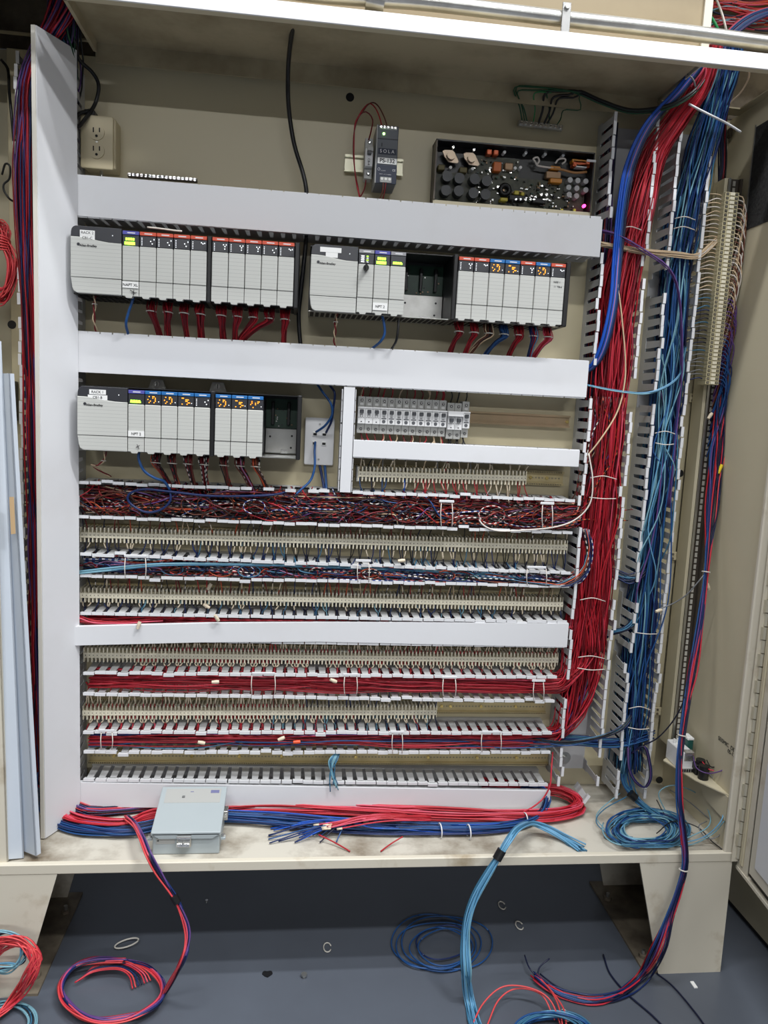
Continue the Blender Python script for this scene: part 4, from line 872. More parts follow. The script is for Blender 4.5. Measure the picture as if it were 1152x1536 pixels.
for (x, y) in ((1041, 597), (1011, 834), (988, 1067)):
    q = at(x, y, -0.008); MB().box((q[0]-0.012, -0.009, q[2]-0.011), (rxz(q[2])-0.018, -0.006, q[2]+0.011), PANELM, 0.001).cyl((q[0]-0.004, -0.011, q[2]+0.005), (q[0]-0.004, -0.0085, q[2]+0.005), 0.0032, FOOTM, 8).cyl((q[0]-0.004, -0.011, q[2]-0.006), (q[0]-0.004, -0.0085, q[2]-0.006), 0.0032, FOOTM, 8).obj('standoff_bracket', t)
tv = thing('terminal_strip', 'upright yellowed terminal column on the right rail with white and purple wires', 'terminal strip', (rtx, -0.07, 1.4))
_b = MB().box((-0.0165, -0.104, 0.0003), (0.0165, -0.066, 0.0090), mat('yellowed_terminal', srgb(206, 196, 160), 0.45)).box((-0.0052, -0.1068, 0.0014), (0.0052, -0.103, 0.0080), IVORY)
for s_ in (-1, 1): _b.box((s_*0.0112-0.0034, -0.1046, 0.0018), (s_*0.0112+0.0034, -0.1035, 0.0076), mat('terminal_recess', srgb(74, 66, 48), 0.6)).box((s_*0.0112-0.0016, -0.1050, 0.0032), (s_*0.0112+0.0016, -0.1040, 0.0062), STEEL)
TBV = _b.mesh('terminal_block')
vt0 = at(1097, 292, -0.1); vt1 = at(1066, 580, -0.1); VT = []
nv_ = int((vt0[2]-vt1[2])/0.0093)
for i in range(nv_):
    u = (i+0.5)/nv_; c = vt0*(1-u)+vt1*u; o = link('terminal_block', TBV, tv); o.location = (c[0], 0, c[2]); VT.append(c)
# shelf with a relay device on the right wall
q = atx(1098, 1163, 1.029); shz = 0.437
t = thing('wall_shelf', 'small cream bracket shelf on the right side wall', 'shelf', (1.0, -0.18, shz))
MB().add([(1.030, -0.285, shz), (0.985, -0.205, shz), (0.955, -0.10, shz), (1.030, -0.03, shz), (1.030, -0.285, shz+0.003), (0.985, -0.205, shz+0.003), (0.955, -0.10, shz+0.003), (1.030, -0.03, shz+0.003)], [(0, 1, 2, 3), (7, 6, 5, 4), (0, 4, 5, 1), (1, 5, 6, 2), (2, 6, 7, 3), (3, 7, 4, 0)], CREAM).obj('plate', t)
MB().prism([(-0.285, shz), (-0.10, shz), (-0.20, shz-0.055), (-0.285, shz-0.06)], 1.024, 1.027, CREAM, 'x').obj('gusset', t)
t = thing('relay_module', 'small white relay module with green and black components on the wall shelf', 'relay', (0.99, -0.14, shz+0.003))
hz = shz+0.003
MB().box((0.968, -0.165, hz), (1.0, -0.085, hz+0.05), WHITE, 0.002).obj('body', t)
MB().box((0.974, -0.1665, hz+0.028), (0.999, -0.15, hz+0.052), STEELB, 0.001).obj('label_face', t)
tr = MB().box((0.966, -0.169, hz), (0.999, -0.163, hz+0.012), BRKG, 0.001).obj('terminal_row', t)
for i in range(5): sub(MB().box((0.969+i*0.006, -0.1705, hz+0.002), (0.973+i*0.006, -0.1685, hz+0.009), DARKSLOT), 'terminal', tr)
MB().box((1.002, -0.125, hz), (1.018, -0.095, hz+0.068), TEAL, 0.002).box((1.0015, -0.1255, hz+0.064), (1.0185, -0.0945, hz+0.070), LABELW, 0.001).obj('relay', t)
MB().cyl((1.008, -0.20, hz), (1.008, -0.20, hz+0.034), 0.0125, BLK, 18).obj('capacitor', t); MB().cyl((1.014, -0.172, hz), (1.014, -0.172, hz+0.036), 0.011, BLK, 18).obj('capacitor', t)
MB().box((0.997, -0.185, hz), (1.006, -0.16, hz+0.028), BLK, 0.002).obj('socket', t)
for x, y in ((0.974, -0.11), (0.984, -0.108)): MB().cyl((x, y, hz+0.05), (x, y, hz+0.062), 0.0024, WHITE, 8).obj('pin', t)
# black box on the left panel behind the duct
q0 = at(22, 572, -0.02); q1 = at(38, 632, -0.02)
o = MB().box((q0[0]-0.012, -0.03, q1[2]), (q1[0]-0.02, -0.001, q0[2]), BLK, 0.002).obj('black_box'); tag(o, 'small black box behind the left duct fingers', 'box')
# ================================================================ WIRES
def pick(spec, n):
    names = list(spec); w = np.array([spec[k] for k in names], float); w /= w.sum()
    return [WC[names[i]] for i in rng.choice(len(names), n, p=w)]
def lowf(n, M, K, amp):
    kn = rng.uniform(-1, 1, (n, K, 3)); t = np.linspace(0, K-1, M); i = np.minimum(t.astype(int), K-2); f = (t-i)[None, :, None]; f = f*f*(3-2*f)
    return amp*(kn[:, i]*(1-f)+kn[:, i+1]*f)
def bundle_paths(ctrl, n, M=48, noise=0.45, K=6, disc=False):
    C = smooth_path(np.array([list(p)+list(s) for p, s in ctrl], float), M)
    base = rng.uniform(-1, 1, (n, 1, 3))
    if disc: base /= np.maximum(1, np.linalg.norm(base, axis=2, keepdims=True))
    U = np.clip(base*(1-noise*0.4)+lowf(n, M, K, noise), -1.05, 1.05)
    return C[None, :, :3]+U*C[None, :, 3:]
def bundle(name, label, ctrl, n, spec, r=0.0016, M=48, noise=0.45, K=6, sides=5, cat='wires', group=None, ends=0.0, stuff=True, disc=False, mb=None):
    P_ = bundle_paths(ctrl, n, M, noise, K, disc)
    b = mb or MB(); b.wires(P_, r*rng.uniform(0.85, 1.15, n), pick(spec, n), sides)
    if mb is None:
        o = b.obj(name, fix=False); tag(o, label, cat, group, 'stuff' if stuff else None); return o
def cable(name, label, pts, r, m, M=40, n=8, cat='cable', group=None):
    o = MB().wires(smooth_path(pts, M), r, m, n).obj(name, fix=False); tag(o, label, cat, group); return o
X = lambda x, y, Y: tuple(at(x, y, Y))
FZ = lambda x, y, z=0.004: tuple(atz(x, y, z))
E_ = lambda a, b=None, c=None: (a, a if b is None else b, a if c is None else c)
REDS = {'red': 6, 'red_bright': 3, 'red_dark': 3, 'pink': 0.8}
BLUES = {'blue': 4, 'blue_deep': 4, 'teal': 5, 'navy': 3, 'pale_teal': 0.8, 'sky': 0.4}
MIX = {'red_dark': 4, 'brown': 5, 'orange': 1.2, 'navy': 3, 'black': 5, 'st_kw': 1.5, 'st_rw': 1.0, 'st_rk': 3, 'st_ok': 1.0, 'purple': 0.8, 'lilac': 0.6, 'st_bw': 0.6, 'beige': 0.6, 'red': 0.5}
MIX2 = {'red_dark': 2, 'brown': 2, 'orange': 3, 'navy': 4, 'black': 3, 'st_kw': 2, 'st_rw': 1.5, 'st_rk': 2, 'blue_deep': 3, 'teal': 1, 'pale_teal': 0.8, 'lilac': 0.7, 'st_bw': 1, 'green': 0.5}
# ---- tall red bundle in the right duct
ct = [(X(1075, 60, -0.16), E_(0.012, 0.01, 0.005)), (X(1050, 130, -0.13), E_(0.02, 0.012, 0.006)), (X(1015, 180, -0.105), E_(0.022, 0.014, 0.008)), (X(980, 235, -0.08), E_(0.025, 0.022, 0.01)), (X(957, 320, -0.07), E_(0.032, 0.03, 0.0))]
for z in (1.60, 1.45, 1.30, 1.15, 1.0, 0.85, 0.72): ct.append(((0.738, -0.058, z), E_(0.042, 0.038, 0.0)))
bundle('red_wire_bundle', 'thick bundle of red wires running down the tall duct right of the racks', ct, 190, REDS, 0.0017, 64, 0.5, 9)
bundle('dark_wire_bundle', 'dark navy and purple wires deep in the tall duct beside the racks', [((0.70, -0.03, 1.98), E_(0.012, 0.02, 0)), ((0.704, -0.035, 1.6), E_(0.014, 0.022, 0)), ((0.704, -0.035, 1.2), E_(0.014, 0.022, 0)), ((0.71, -0.035, 0.9), E_(0.014, 0.022, 0)), ((0.71, -0.035, 0.5), E_(0.014, 0.02, 0))], 46, {'navy': 4, 'black': 4, 'purple': 1, 'red_dark': 3}, 0.0019, 40)
# lower branches turning left into ducts
wb = MB()
def branch(zd, n, spec, zt=1.1, zend=None, x_end=-0.47, zs=0.020, y=-0.06, r=0.0016, sy=0.03, M=64, mb=None, noise=0.5, K=9, zl=None):
    zl = zd if zl is None else zl
    ct = [((0.735, y, zt), E_(0.04, sy, 0)), ((0.733, y, zd+0.20), E_(0.040, sy, 0)), ((0.722, y, zd+0.085), E_(0.04, sy, 0.01)), ((0.688, y-0.01, zd+0.02), E_(0.016, sy*0.8, 0.018)), ((0.63, y, zd), E_(0.01, sy, zs)), ((0.3, y, zd*0.66+zl*0.34), E_(0, sy, zs)), ((0.0, y, (zd+zl)/2), E_(0, sy, zs)), ((x_end, y, zl), E_(0, sy, zs))]
    P_ = bundle_paths(ct, n, M, noise, K)
    for k in range(n):   # many wires end along the way (they leave through the slots)
        e = int(M*(0.45+0.55*rng.random()))
        if rng.random() < 0.55:
            t = np.linspace(0, e-1, M); i = np.minimum(t.astype(int), M-2); f = (t-i)[:, None]; P_[k] = P_[k, i]*(1-f)+P_[k, i+1]*f
    mb.wires(P_, r*rng.uniform(0.85, 1.15, n), pick(spec, n), 5)
b = MB(); branch(0.625, 120, REDS, 1.0, zl=0.632, mb=b); o = b.obj('red_wire_run', fix=False); tag(o, 'red wires filling the duct below the third terminal row', 'wires', kind='stuff')
b = MB(); branch(0.487, 90, {'red': 4, 'red_bright': 2, 'red_dark': 3, 'purple': 0.5}, 0.9, mb=b, zs=0.017)
for k in range(1):
    ct = [((0.93, -0.075, 0.50), E_(0.01, 0.015, 0.012)), ((0.83, -0.085, 0.478), E_(0.01, 0.015, 0.008)), ((0.72, -0.08, 0.482), E_(0.01, 0.015, 0.008)), ((0.6, -0.07, 0.478), E_(0.01, 0.022, 0.010)), ((0.2, -0.065, 0.482), E_(0.0, 0.028, 0.014)), ((-0.47, -0.06, 0.482), E_(0.0, 0.028, 0.013))]
    b.wires(bundle_paths(ct, 26, 56, 0.6, 8), 0.0015*rng.uniform(0.85, 1.2, 26), pick({'blue': 4, 'blue_deep': 5, 'navy': 4, 'teal': 2}, 26), 5)
o = b.obj('red_blue_wire_run', fix=False); tag(o, 'red and blue wires filling the duct below the fourth terminal row', 'wires', kind='stuff')
# ---- mixed wires in the two dark ducts
def arcs(b, zw, s, n, zmid, spec, x0=-0.47, x1=0.64, r=0.0013, dirn=0.0, zr=0.02):
    ms = pick(spec, n); Ps = []
    for k in range(n):
        x = x0+(x1-x0)*round(rng.random()*45)/45+rng.uniform(-.002, .002); d_ = (1 if rng.random() < 0.6+dirn else -1)*rng.uniform(0.05, 0.2); zt = zmid+rng.uniform(-zr, zr)
        yf = rng.uniform(-0.098, -0.085)
        Ps.append(smooth_path([(x, -0.06, zw-s*0.006), (x+d_*0.05, -0.078, zw+s*0.006), (x+d_*0.16, yf, zw+s*rng.uniform(0.015, 0.03)), (x+d_*0.45, yf+0.003, zt), (x+d_*0.8, -0.075, zt-0.004), (x+d_*1.2, -0.05, zt-rng.uniform(0, 0.012))], 22))
    b.wires(np.array(Ps), r*rng.uniform(0.85, 1.2, n), ms, 5)
b = MB()
ct = [((0.735, -0.06, 1.35), E_(0.035, 0.03, 0)), ((0.72, -0.06, 1.16), E_(0.035, 0.03, 0.01)), ((0.685, -0.065, 1.075), E_(0.015, 0.025, 0.025)), ((0.6, -0.055, 1.058), E_(0.0, 0.034, 0.030)), ((0.2, -0.055, 1.058), E_(0.0, 0.034, 0.031)), ((-0.2, -0.055, 1.058), E_(0.0, 0.034, 0.031)), ((-0.48, -0.05, 1.058), E_(0.0, 0.034, 0.030))]
b.wires(bundle_paths(ct, 120, 60, 0.8, 14), 0.0013*rng.uniform(0.8, 1.25, 120), pick(MIX, 120), 5)
arcs(b, 1.022, 1, 150, 1.055, MIX); arcs(b, 1.098, -1, 60, 1.065, {**MIX, 'blue': 2, 'red': 3}, x0=-0.45)
for k in range(16):   # loops
    cx = rng.uniform(-0.45, 0.6); R0 = rng.uniform(0.014, 0.028); a = np.linspace(0, 2*math.pi*rng.uniform(0.8, 1.4), 26)+rng.random()*6
    b.wires(np.stack([cx+R0*1.5*np.cos(a), -0.094+0.004*np.sin(a*0.5), 1.058+R0*np.sin(a)], 1), 0.0013, pick(MIX, 1), 5)
o = b.obj('mixed_wire_run', fix=False); tag(o, 'tangle of dark striped wires in the duct above the first terminal row', 'wires', kind='stuff')
b = MB()
ct = [((0.70, -0.085, 1.03), E_(0.006, 0.012, 0)), ((0.712, -0.092, 0.98), E_(0.008, 0.012, 0.0)), ((0.706, -0.092, 0.93), E_(0.010, 0.012, 0.01)), ((0.66, -0.085, 0.895), E_(0.015, 0.02, 0.010)), ((0.55, -0.07, 0.897), E_(0.0, 0.028, 0.012)), ((0.2, -0.062, 0.905), E_(0.0, 0.03, 0.014)), ((-0.48, -0.055, 0.908), E_(0.0, 0.03, 0.018))]
b.wires(bundle_paths(ct, 90, 60, 0.7, 12), 0.0014*rng.uniform(0.8, 1.25, 90), pick({**MIX2, 'st_kw': 4, 'blue_deep': 5}, 90), 5)
arcs(b, 0.888, 1, 120, 0.906, MIX2, zr=0.012); arcs(b, 0.930, -1, 40, 0.910, {'navy': 4, 'teal': 2, 'blue_deep': 3, 'black': 2}, zr=0.01)
for k in range(22):
    cx = rng.uniform(-0.3, 0.5); R0 = rng.uniform(0.010, 0.017); a = np.linspace(0, 2*math.pi*rng.uniform(0.7, 1.3), 26)+rng.random()*6
    b.wires(np.stack([cx+R0*1.8*np.cos(a), -0.094+0.004*np.sin(a*0.5), 0.906+R0*np.sin(a)], 1), 0.0013, pick(MIX2, 1), 5)
ct = [((-0.49, -0.10, 0.893), E_(0, 0.004, 0.004)), ((-0.40, -0.1, 0.905), E_(0, 0.004, 0.005)), ((-0.28, -0.098, 0.917), E_(0, 0.004, 0.004)), ((-0.05, -0.094, 0.921), E_(0, 0.004, 0.003)), ((0.3, -0.092, 0.917), E_(0, 0.004, 0.003)), ((0.6, -0.088, 0.905), E_(0, 0.004, 0.005))]
b.wires(bundle_paths(ct, 6, 40, 0.5, 6), 0.0016, pick({'pale_teal': 3, 'teal': 2, 'sky': 2}, 6), 6)
o = b.obj('mixed_wire_run', fix=False); tag(o, 'tangle of orange, navy and striped wires in the duct above the second terminal row', 'wires', kind='stuff')
b = MB()
ct = [((0.70, -0.06, 0.80), E_(0.01, 0.02, 0)), ((0.66, -0.06, 0.767), E_(0.01, 0.025, 0.015)), ((0.3, -0.055, 0.766), E_(0, 0.03, 0.02)), ((-0.48, -0.055, 0.764), E_(0, 0.03, 0.02))]
b.wires(bundle_paths(ct, 50, 40, 0.5, 8), 0.0016, pick(REDS, 50), 5)
b.wires(bundle_paths([((-0.49, -0.10, 0.786), E_(0, 0.004, 0.008)), ((-0.42, -0.1, 0.776), E_(0, 0.004, 0.004)), ((-0.30, -0.09, 0.783), E_(0, 0.005, 0.004))], 8, 20, 0.4), 0.0017, pick(REDS, 8), 5)
o = b.obj('red_wire_run', fix=False); tag(o, 'red wires half hidden behind the warped duct cover', 'wires', kind='stuff')
# ---- short wires between terminals and ducts
def tap(label, px, s, zw, spec, prob=0.9, sleeve=0.9, x0=-0.478, x1=0.655, sl=0.0, nf=None, xr=(-9, 9), twin=0.35, mb=None, ysl=-0.055, reach=0.016):
    n = int((x1-x0)/PIT); st = (x1-x0)/n; b = mb or MB(); Ps = []; Ss = []
    for (x, z) in px:
        if not xr[0] <= x <= xr[1]: continue
        for rep in range(2 if rng.random() < twin else 1):
            if rng.random() > prob: continue
            xs = x0+round((x-x0)/st)*st+rng.uniform(-.0022, .0022); zz = zw+sl*(x-x0); xq = x+rng.uniform(-.0015, .0015)
            p = [(xq, -0.050, z+s*0.010), (xq+(xs-x)*0.12, -0.0535, z+s*0.019), (xq+(xs-x)*0.45, ysl-0.002, z+s*0.019+(zz-z-s*0.019)*0.5), (xs, ysl, zz), (xs+rng.uniform(-.004, .004), ysl-0.01, zz+s*reach)]
            q = smooth_path(p, 12); Ps.append(q)
            if rng.random() < sleeve: Ss.append(smooth_path(q[2:6], 4))
    if Ps:
        b.wires(np.array(Ps), 0.00125, pick(spec, len(Ps)), 5)
    if Ss: b.wires(np.array(Ss), 0.0016, MARK, 6)
    if mb is None:
        o = b.obj('terminal_wires', fix=False); tag(o, label, 'wires', 'short wires at the terminal rows', 'stuff')
    return b
THIN = {'brown': 3, 'beige': 2, 'red_dark': 2, 'st_kw': 1.5, 'black': 2, 'orange': 1.5, 'navy': 1}
DKB = {'navy': 5, 'blue_deep': 3, 'black': 2, 'teal': 1}
tap('thin mixed wires rising from the first terminal row', TZ[1], 1, 1.022, THIN, 0.5, 0.15, x0=-0.488, x1=0.664, twin=0)
tap('navy wires with beige sleeves below the first terminal row', TZ[1], -1, 0.936, DKB, 0.8, 0.35, x0=-0.484, x1=0.668, sl=-0.0122, twin=0.15)
tap('mixed red, blue and beige wires above the second terminal row', TZ[2], 1, 0.887, {**THIN, 'orange': 3, 'blue_deep': 2, 'red': 2}, 0.6, 0.15, x0=-0.484, x1=0.668, twin=0)
tap('navy and teal wires below the second terminal row', TZ[2], -1, 0.799, {**DKB, 'pale_teal': 1.5, 'teal': 2}, 0.8, 0.3, x0=-0.484, x1=0.67, twin=0.15)
tap('red wires with beige sleeves above the third terminal row', TZ[3], 1, 0.737, REDS, 0.85, 0.95, x0=-0.484, x1=0.67, twin=0.1, xr=(-0.38, 9))
tap('red wires with beige sleeves below the third terminal row', TZ[3], -1, 0.657, REDS, 0.75, 0.95, xr=(-0.37, 9))
b = tap('', TZ[4], 1, 0.606, REDS, 0.85, 0.95, twin=0.1, xr=(-9, 0.04), mb=MB(), sl=-0.0106); tap('', TZ[4], 1, 0.606, {'blue_deep': 2, 'grey': 2, 'navy': 2}, 0.35, 0.2, xr=(0.04, 9), mb=b, twin=0, sl=-0.0106)
o = b.obj('terminal_wires', fix=False); tag(o, 'red wires rising from the fourth terminal row', 'wires', 'short wires at the terminal rows', 'stuff')
b = tap('', TZ[4], -1, 0.513, REDS, 0.8, 0.9, xr=(-9, -0.04), mb=MB(), twin=0.2); tap('', TZ[4], -1, 0.513, {'navy': 2, 'teal': 3, 'pale_teal': 3, 'red': 1}, 0.8, 0.6, xr=(-0.04, 9), mb=b, twin=0.3)
o = b.obj('terminal_wires', fix=False); tag(o, 'red, teal and navy wires below the fourth terminal row', 'wires', 'short wires at the terminal rows', 'stuff')
tap('beige and red wires above the short terminal row', TZ[0], 1, 1.183, {'beige': 4, 'grey': 2, 'red': 1.5, 'black': 1}, 0.6, 0.7, x0=0.125, x1=0.664, twin=0.15)
b = MB()
for xr_, sp in (((0, 0.20), {'blue': 2, 'navy': 2, 'grey': 1}), ((0.20, 0.27), {'blue': 4, 'blue_cable': 2}), ((0.27, 0.46), {'red': 4, 'red_bright': 3}), ((0.46, 0.53), {'beige': 4, 'white': 2}), ((0.53, 9), {'red': 1})): tap('', TZ[0], -1, 1.10, sp, 0.7, 0.3, x0=-0.488, x1=0.664, xr=xr_, mb=b, twin=0.2)
o = b.obj('terminal_wires', fix=False); tag(o, 'blue, red and white wires below the short terminal row', 'wires', 'short wires at the terminal rows', 'stuff')
b = MB(); Ps = []; Q = []
for i in range(15):
    x = bx+(i+0.5)*BW+(0.002 if i > 11 else 0)
    for s_, z0_, z1_ in ((1, 1.318, 1.352), (-1, 1.240, 1.212)):
        for r_ in range(1 if rng.random() < 0.6 else 2):
            xx = x+rng.uniform(-.003, .003); Ps.append(smooth_path([(xx, -0.042, z0_), (xx+0.003, -0.045, (z0_+z1_)/2), (xx+rng.uniform(-.012, .012), -0.055, z1_)], 8)); Q.append(WC['black'] if i > 11 else random.choice((WC['red_dark'], WC['red'], WC['brown'], WC['beige'])))
b.wires(np.array(Ps), 0.0017, Q, 5); o = b.obj('breaker_wires', fix=False); tag(o, 'short red and black wires at the circuit breakers', 'wires', kind='stuff')
# ---- harnesses under the racks
def harness(x, zt, x2, zbt, spec, n, w=0.006, label='', grp='wire harnesses under the racks', y0=-0.105, loop=0.0):
    ct = [((x, y0+0.02, zt+0.02), E_(0.010, 0.006, 0)), ((x, y0, zt-0.005), E_(0.011, 0.008, 0.002)), ((x+0.002, y0, zt-0.018), E_(0.008, 0.008, 0.002)), (((x+x2)/2+loop, y0+0.012, (zt+zbt)/2), E_(w, w, 0.002)), ((x2, y0+0.04, zbt), E_(w, w, 0.002)), ((x2, y0+0.045, zbt-0.04), E_(w*1.5, w, 0.002))]
    t = thing('wire_harness', label, 'wire harness', (x, y0, zt), grp)
    b = MB(); b.wires(bundle_paths(ct, n, 20, 0.4, 4), 0.0013, pick(spec, n), 5); b.obj('wires', t, fix=False, kind='stuff')
    MB().ring((x+0.001, y0, zt-0.014), 0.0105, 0.0013, PVCY, (0.05, 0.1, 1), 20, 6).obj('tie', t)
DR = {'red_dark': 5, 'red': 4}
xs2 = [-0.348+0.0175+i*MW for i in range(4)]+[-0.198+0.0175+i*MW for i in range(5)]; dx2 = [0.014, -0.004, 0.004, 0.0, 0.004, -0.006, -0.035, -0.065, -0.002]
for i, x in enumerate(xs2): harness(x, 1.495, x+dx2[i], 1.425, DR, 34, 0.0065, f'dark red wire harness under the {ORD[i] if i < 4 else ORD[i-4]} red-topped module {"before" if i < 4 else "after"} the spacer, upper left rack', loop=0.006 if i in (6, 7) else 0)
sp3 = [DR, DR, {'beige': 3, 'brown': 3, 'black': 2}, {'blue': 4, 'navy': 3}, DR, {'blue_deep': 2, 'red': 2, 'pink': 1, 'sky': 1}, {'red': 2, 'pink': 2, 'navy': 1}]
nm3 = ['dark red harness under the first module after the empty slots', 'dark red harness under the second module after the empty slots', 'beige and brown harness curling under the first blue-topped module, upper right rack', 'blue harness under the second blue-topped module, upper right rack', 'red harness under the red-topped module between blue ones', 'blue and pink harness under the last blue-topped module, upper right rack', 'red and pink looped harness at the right end of the upper right rack']
dx3 = [-0.012, -0.012, -0.036, -0.032, -0.012, 0.004, -0.02]
for i in range(7): harness(x3+(i+0.5)*MW, 1.492, x3+(i+0.5)*MW+dx3[i], 1.425, sp3[i], 26, 0.006, nm3[i])
S1 = {'brown': 3, 'red_dark': 3, 'st_rk': 3, 'black': 2, 'st_kw': 1.5, 'orange': 1, 'lilac': 0.6}
xs1 = [-0.335+0.0175+i*MW for i in range(4)]+[-0.185+0.0175+i*MW for i in range(3)]; dx1 = [0.03, 0.012, 0.012, 0.004, 0.012, 0.03, 0.03]
for i, x in enumerate(xs1): harness(x, 1.165, x+dx1[i], 1.085, S1, 24, 0.006, f'striped brown wire harness under the {ORD[i] if i < 4 else ORD[i-4]} blue-topped module {"before" if i < 4 else "after"} the spacer, lower left rack')
# ---- single cables at the racks and panel
cable('black_cable', 'long black cable dropping from the ceiling behind the upper covers', [X(441, 32, -0.22), X(435, 70, -0.15), X(432, 110, -0.1), X(433, 160, -0.08), X(441, 215, -0.07), X(455, 262, -0.07), X(460, 295, -0.07), X(459, 360, -0.05), X(452, 430, -0.05), X(448, 470, -0.05), X(450, 510, -0.05), X(453, 530, -0.05)], 0.0048, WC['black'], 60)
cable('black_cable', 'black cord looping above the beige outlet', [X(112, 60, -0.12), X(118, 88, -0.08), X(138, 108, -0.06), X(148, 128, -0.05), X(143, 155, -0.045), X(128, 178, -0.06), X(117, 190, -0.07), X(112, 180, -0.07), X(120, 170, -0.06), X(135, 166, -0.05)], 0.004, WC['black'], 50)
cable('blue_network_cable', 'blue network cable under the purple-topped module, upper left rack', [X(200, 438, -0.12), X(199, 450, -0.125), X(193, 468, -0.125), X(189, 485, -0.12), X(192, 500, -0.1), X(196, 515, -0.08)], 0.003, WC['blue'], 24)
cable('blue_network_cable', 'blue network cable under the purple-topped module, upper right rack', [X(573, 472, -0.12), X(576, 485, -0.125), X(577, 500, -0.125), X(571, 512, -0.12), X(556, 525, -0.09), X(550, 535, -0.07)], 0.003, WC['blue'], 24)
cable('black_network_cable', 'black cable under the grey-topped module, upper right rack', [X(598, 478, -0.12), X(597, 495, -0.125), X(594, 512, -0.12), X(586, 526, -0.09), X(582, 538, -0.07)], 0.0028, WC['black'], 24)
cable('blue_network_cable', 'blue network cable dropping from the lower left rack into the duct', [X(209, 676, -0.12), X(208, 688, -0.125), X(216, 706, -0.125), X(232, 717, -0.12), X(246, 722, -0.11), X(255, 735, -0.1)], 0.003, WC['blue'], 30)
cable('blue_network_cable', 'blue network cable looping along the top of the tangled duct', [X(255, 735, -0.1), X(255, 752, -0.103), X(240, 765, -0.104), X(218, 768, -0.104), X(195, 755, -0.104), X(193, 742, -0.104), X(215, 734, -0.104), X(260, 738, -0.103), X(320, 744, -0.1), X(400, 743, -0.1), X(430, 738, -0.09)], 0.0027, WC['blue_deep'], 70)
cable('blue_network_cable', 'upper blue cord curving into the wall plate from above', [X(475, 575, -0.05), X(484, 588, -0.06), X(496, 605, -0.065), X(498, 622, -0.06), X(488, 638, -0.05), X(474, 648, -0.03)], 0.0028, WC['blue'], 30)
cable('blue_network_cable', 'second blue cord curving into the wall plate from above', [X(494, 577, -0.05), X(502, 590, -0.06), X(500, 612, -0.055), X(497, 632, -0.05), X(489, 649, -0.03)], 0.0028, WC['blue_deep'], 30)
cable('blue_network_cable', 'blue cord hanging from the lower wall plate jack', [X(473, 663, -0.024), X(472, 676, -0.04), X(472, 700, -0.055), X(466, 720, -0.06), X(452, 734, -0.07), X(440, 745, -0.08)], 0.0028, WC['blue'], 30)
for k, (x0_, x1_, c, l) in enumerate(((479, 487, 'blue_deep', 'left'), (487, 490, 'blue', 'right'))): cable('blue_network_cable', f'{l} one of two blue cords leaving the wall plate bottom', [X(x0_, 696, -0.012), X((x0_+x1_)/2, 715, -0.03), X(x1_, 738, -0.05), X(x1_+2, 750, -0.07)], 0.0032, WC[c], 20)
for k, (pts, l) in enumerate((([X(142, 440, -0.11), X(142, 460, -0.115), X(141, 480, -0.11), X(146, 500, -0.09), X(150, 512, -0.07)], 'upper left'), ([X(505, 470, -0.11), X(503, 490, -0.115), X(502, 510, -0.1), X(504, 530, -0.08)], 'upper right'), ([X(158, 677, -0.11), X(156, 690, -0.115), X(146, 698, -0.11), X(138, 697, -0.1), X(150, 706, -0.09), X(166, 715, -0.08)], 'lower left'))):
    t = thing('power_leads', f'twisted red and white power leads under the {l} rack supply', 'wires', tuple(pts[0]), 'power leads under the racks')
    c = smooth_path(pts, 40); a = np.linspace(0, 14, 40)
    for s_, m in ((0, WC['red_dark']), (math.pi, WC['beige'])):
        o_ = np.stack([0.0022*np.cos(a+s_), 0.0022*np.sin(a+s_), 0*a], 1); MB().wires(c+o_, 0.0016, m, 6).obj('lead', t, fix=False)
    MB().ring(c[8], 0.005, 0.001, PVCY, (0, 0.1, 1), 14, 5).obj('tie', t)
t = thing('hook_up_wires', 'red and dark wires looping over the slate power supply', 'wires', (0.14, -0.05, 1.8))
for pts, m in (([X(553, 210, -0.07), X(557, 195, -0.06), X(559, 180, -0.05), X(553, 170, -0.05), X(545, 168, -0.05), (X(537, 178, -0.05)), X(531, 200, -0.05), X(530, 230, -0.045), X(533, 260, -0.045), X(540, 295, -0.05)], 'red_dark'), ([X(573, 190, -0.09), X(569, 175, -0.07), X(563, 162, -0.06), X(555, 155, -0.055), X(546, 162, -0.055), X(537, 176, -0.05), X(532, 190, -0.05), X(531, 235, -0.05), X(534, 270, -0.05), X(540, 298, -0.05)], 'red'), ([X(581, 190, -0.09), X(576, 175, -0.07), X(568, 160, -0.06), X(560, 154, -0.055), X(551, 158, -0.055), X(543, 170, -0.05)], 'brown'), ([X(549, 270, -0.06), X(547, 282, -0.055), X(541, 295, -0.05)], 'red_dark'), ([X(575, 272, -0.1), X(574, 285, -0.1), X(570, 298, -0.09)], 'brown'), ([X(579, 274, -0.1), X(577, 287, -0.1), X(574, 300, -0.09)], 'red_dark')):
    MB().wires(smooth_path(pts, 36), 0.0015, WC[m], 6).obj('wire', t, fix=False)
t = thing('ground_wires', 'green and black ground wires fanning out to the upper right ground bar', 'wires', (0.55, -0.05, 1.98))
gend = [X(905, 150, -0.09), X(960, 170, -0.12), X(1010, 160, -0.14), X(1050, 130, -0.15)]
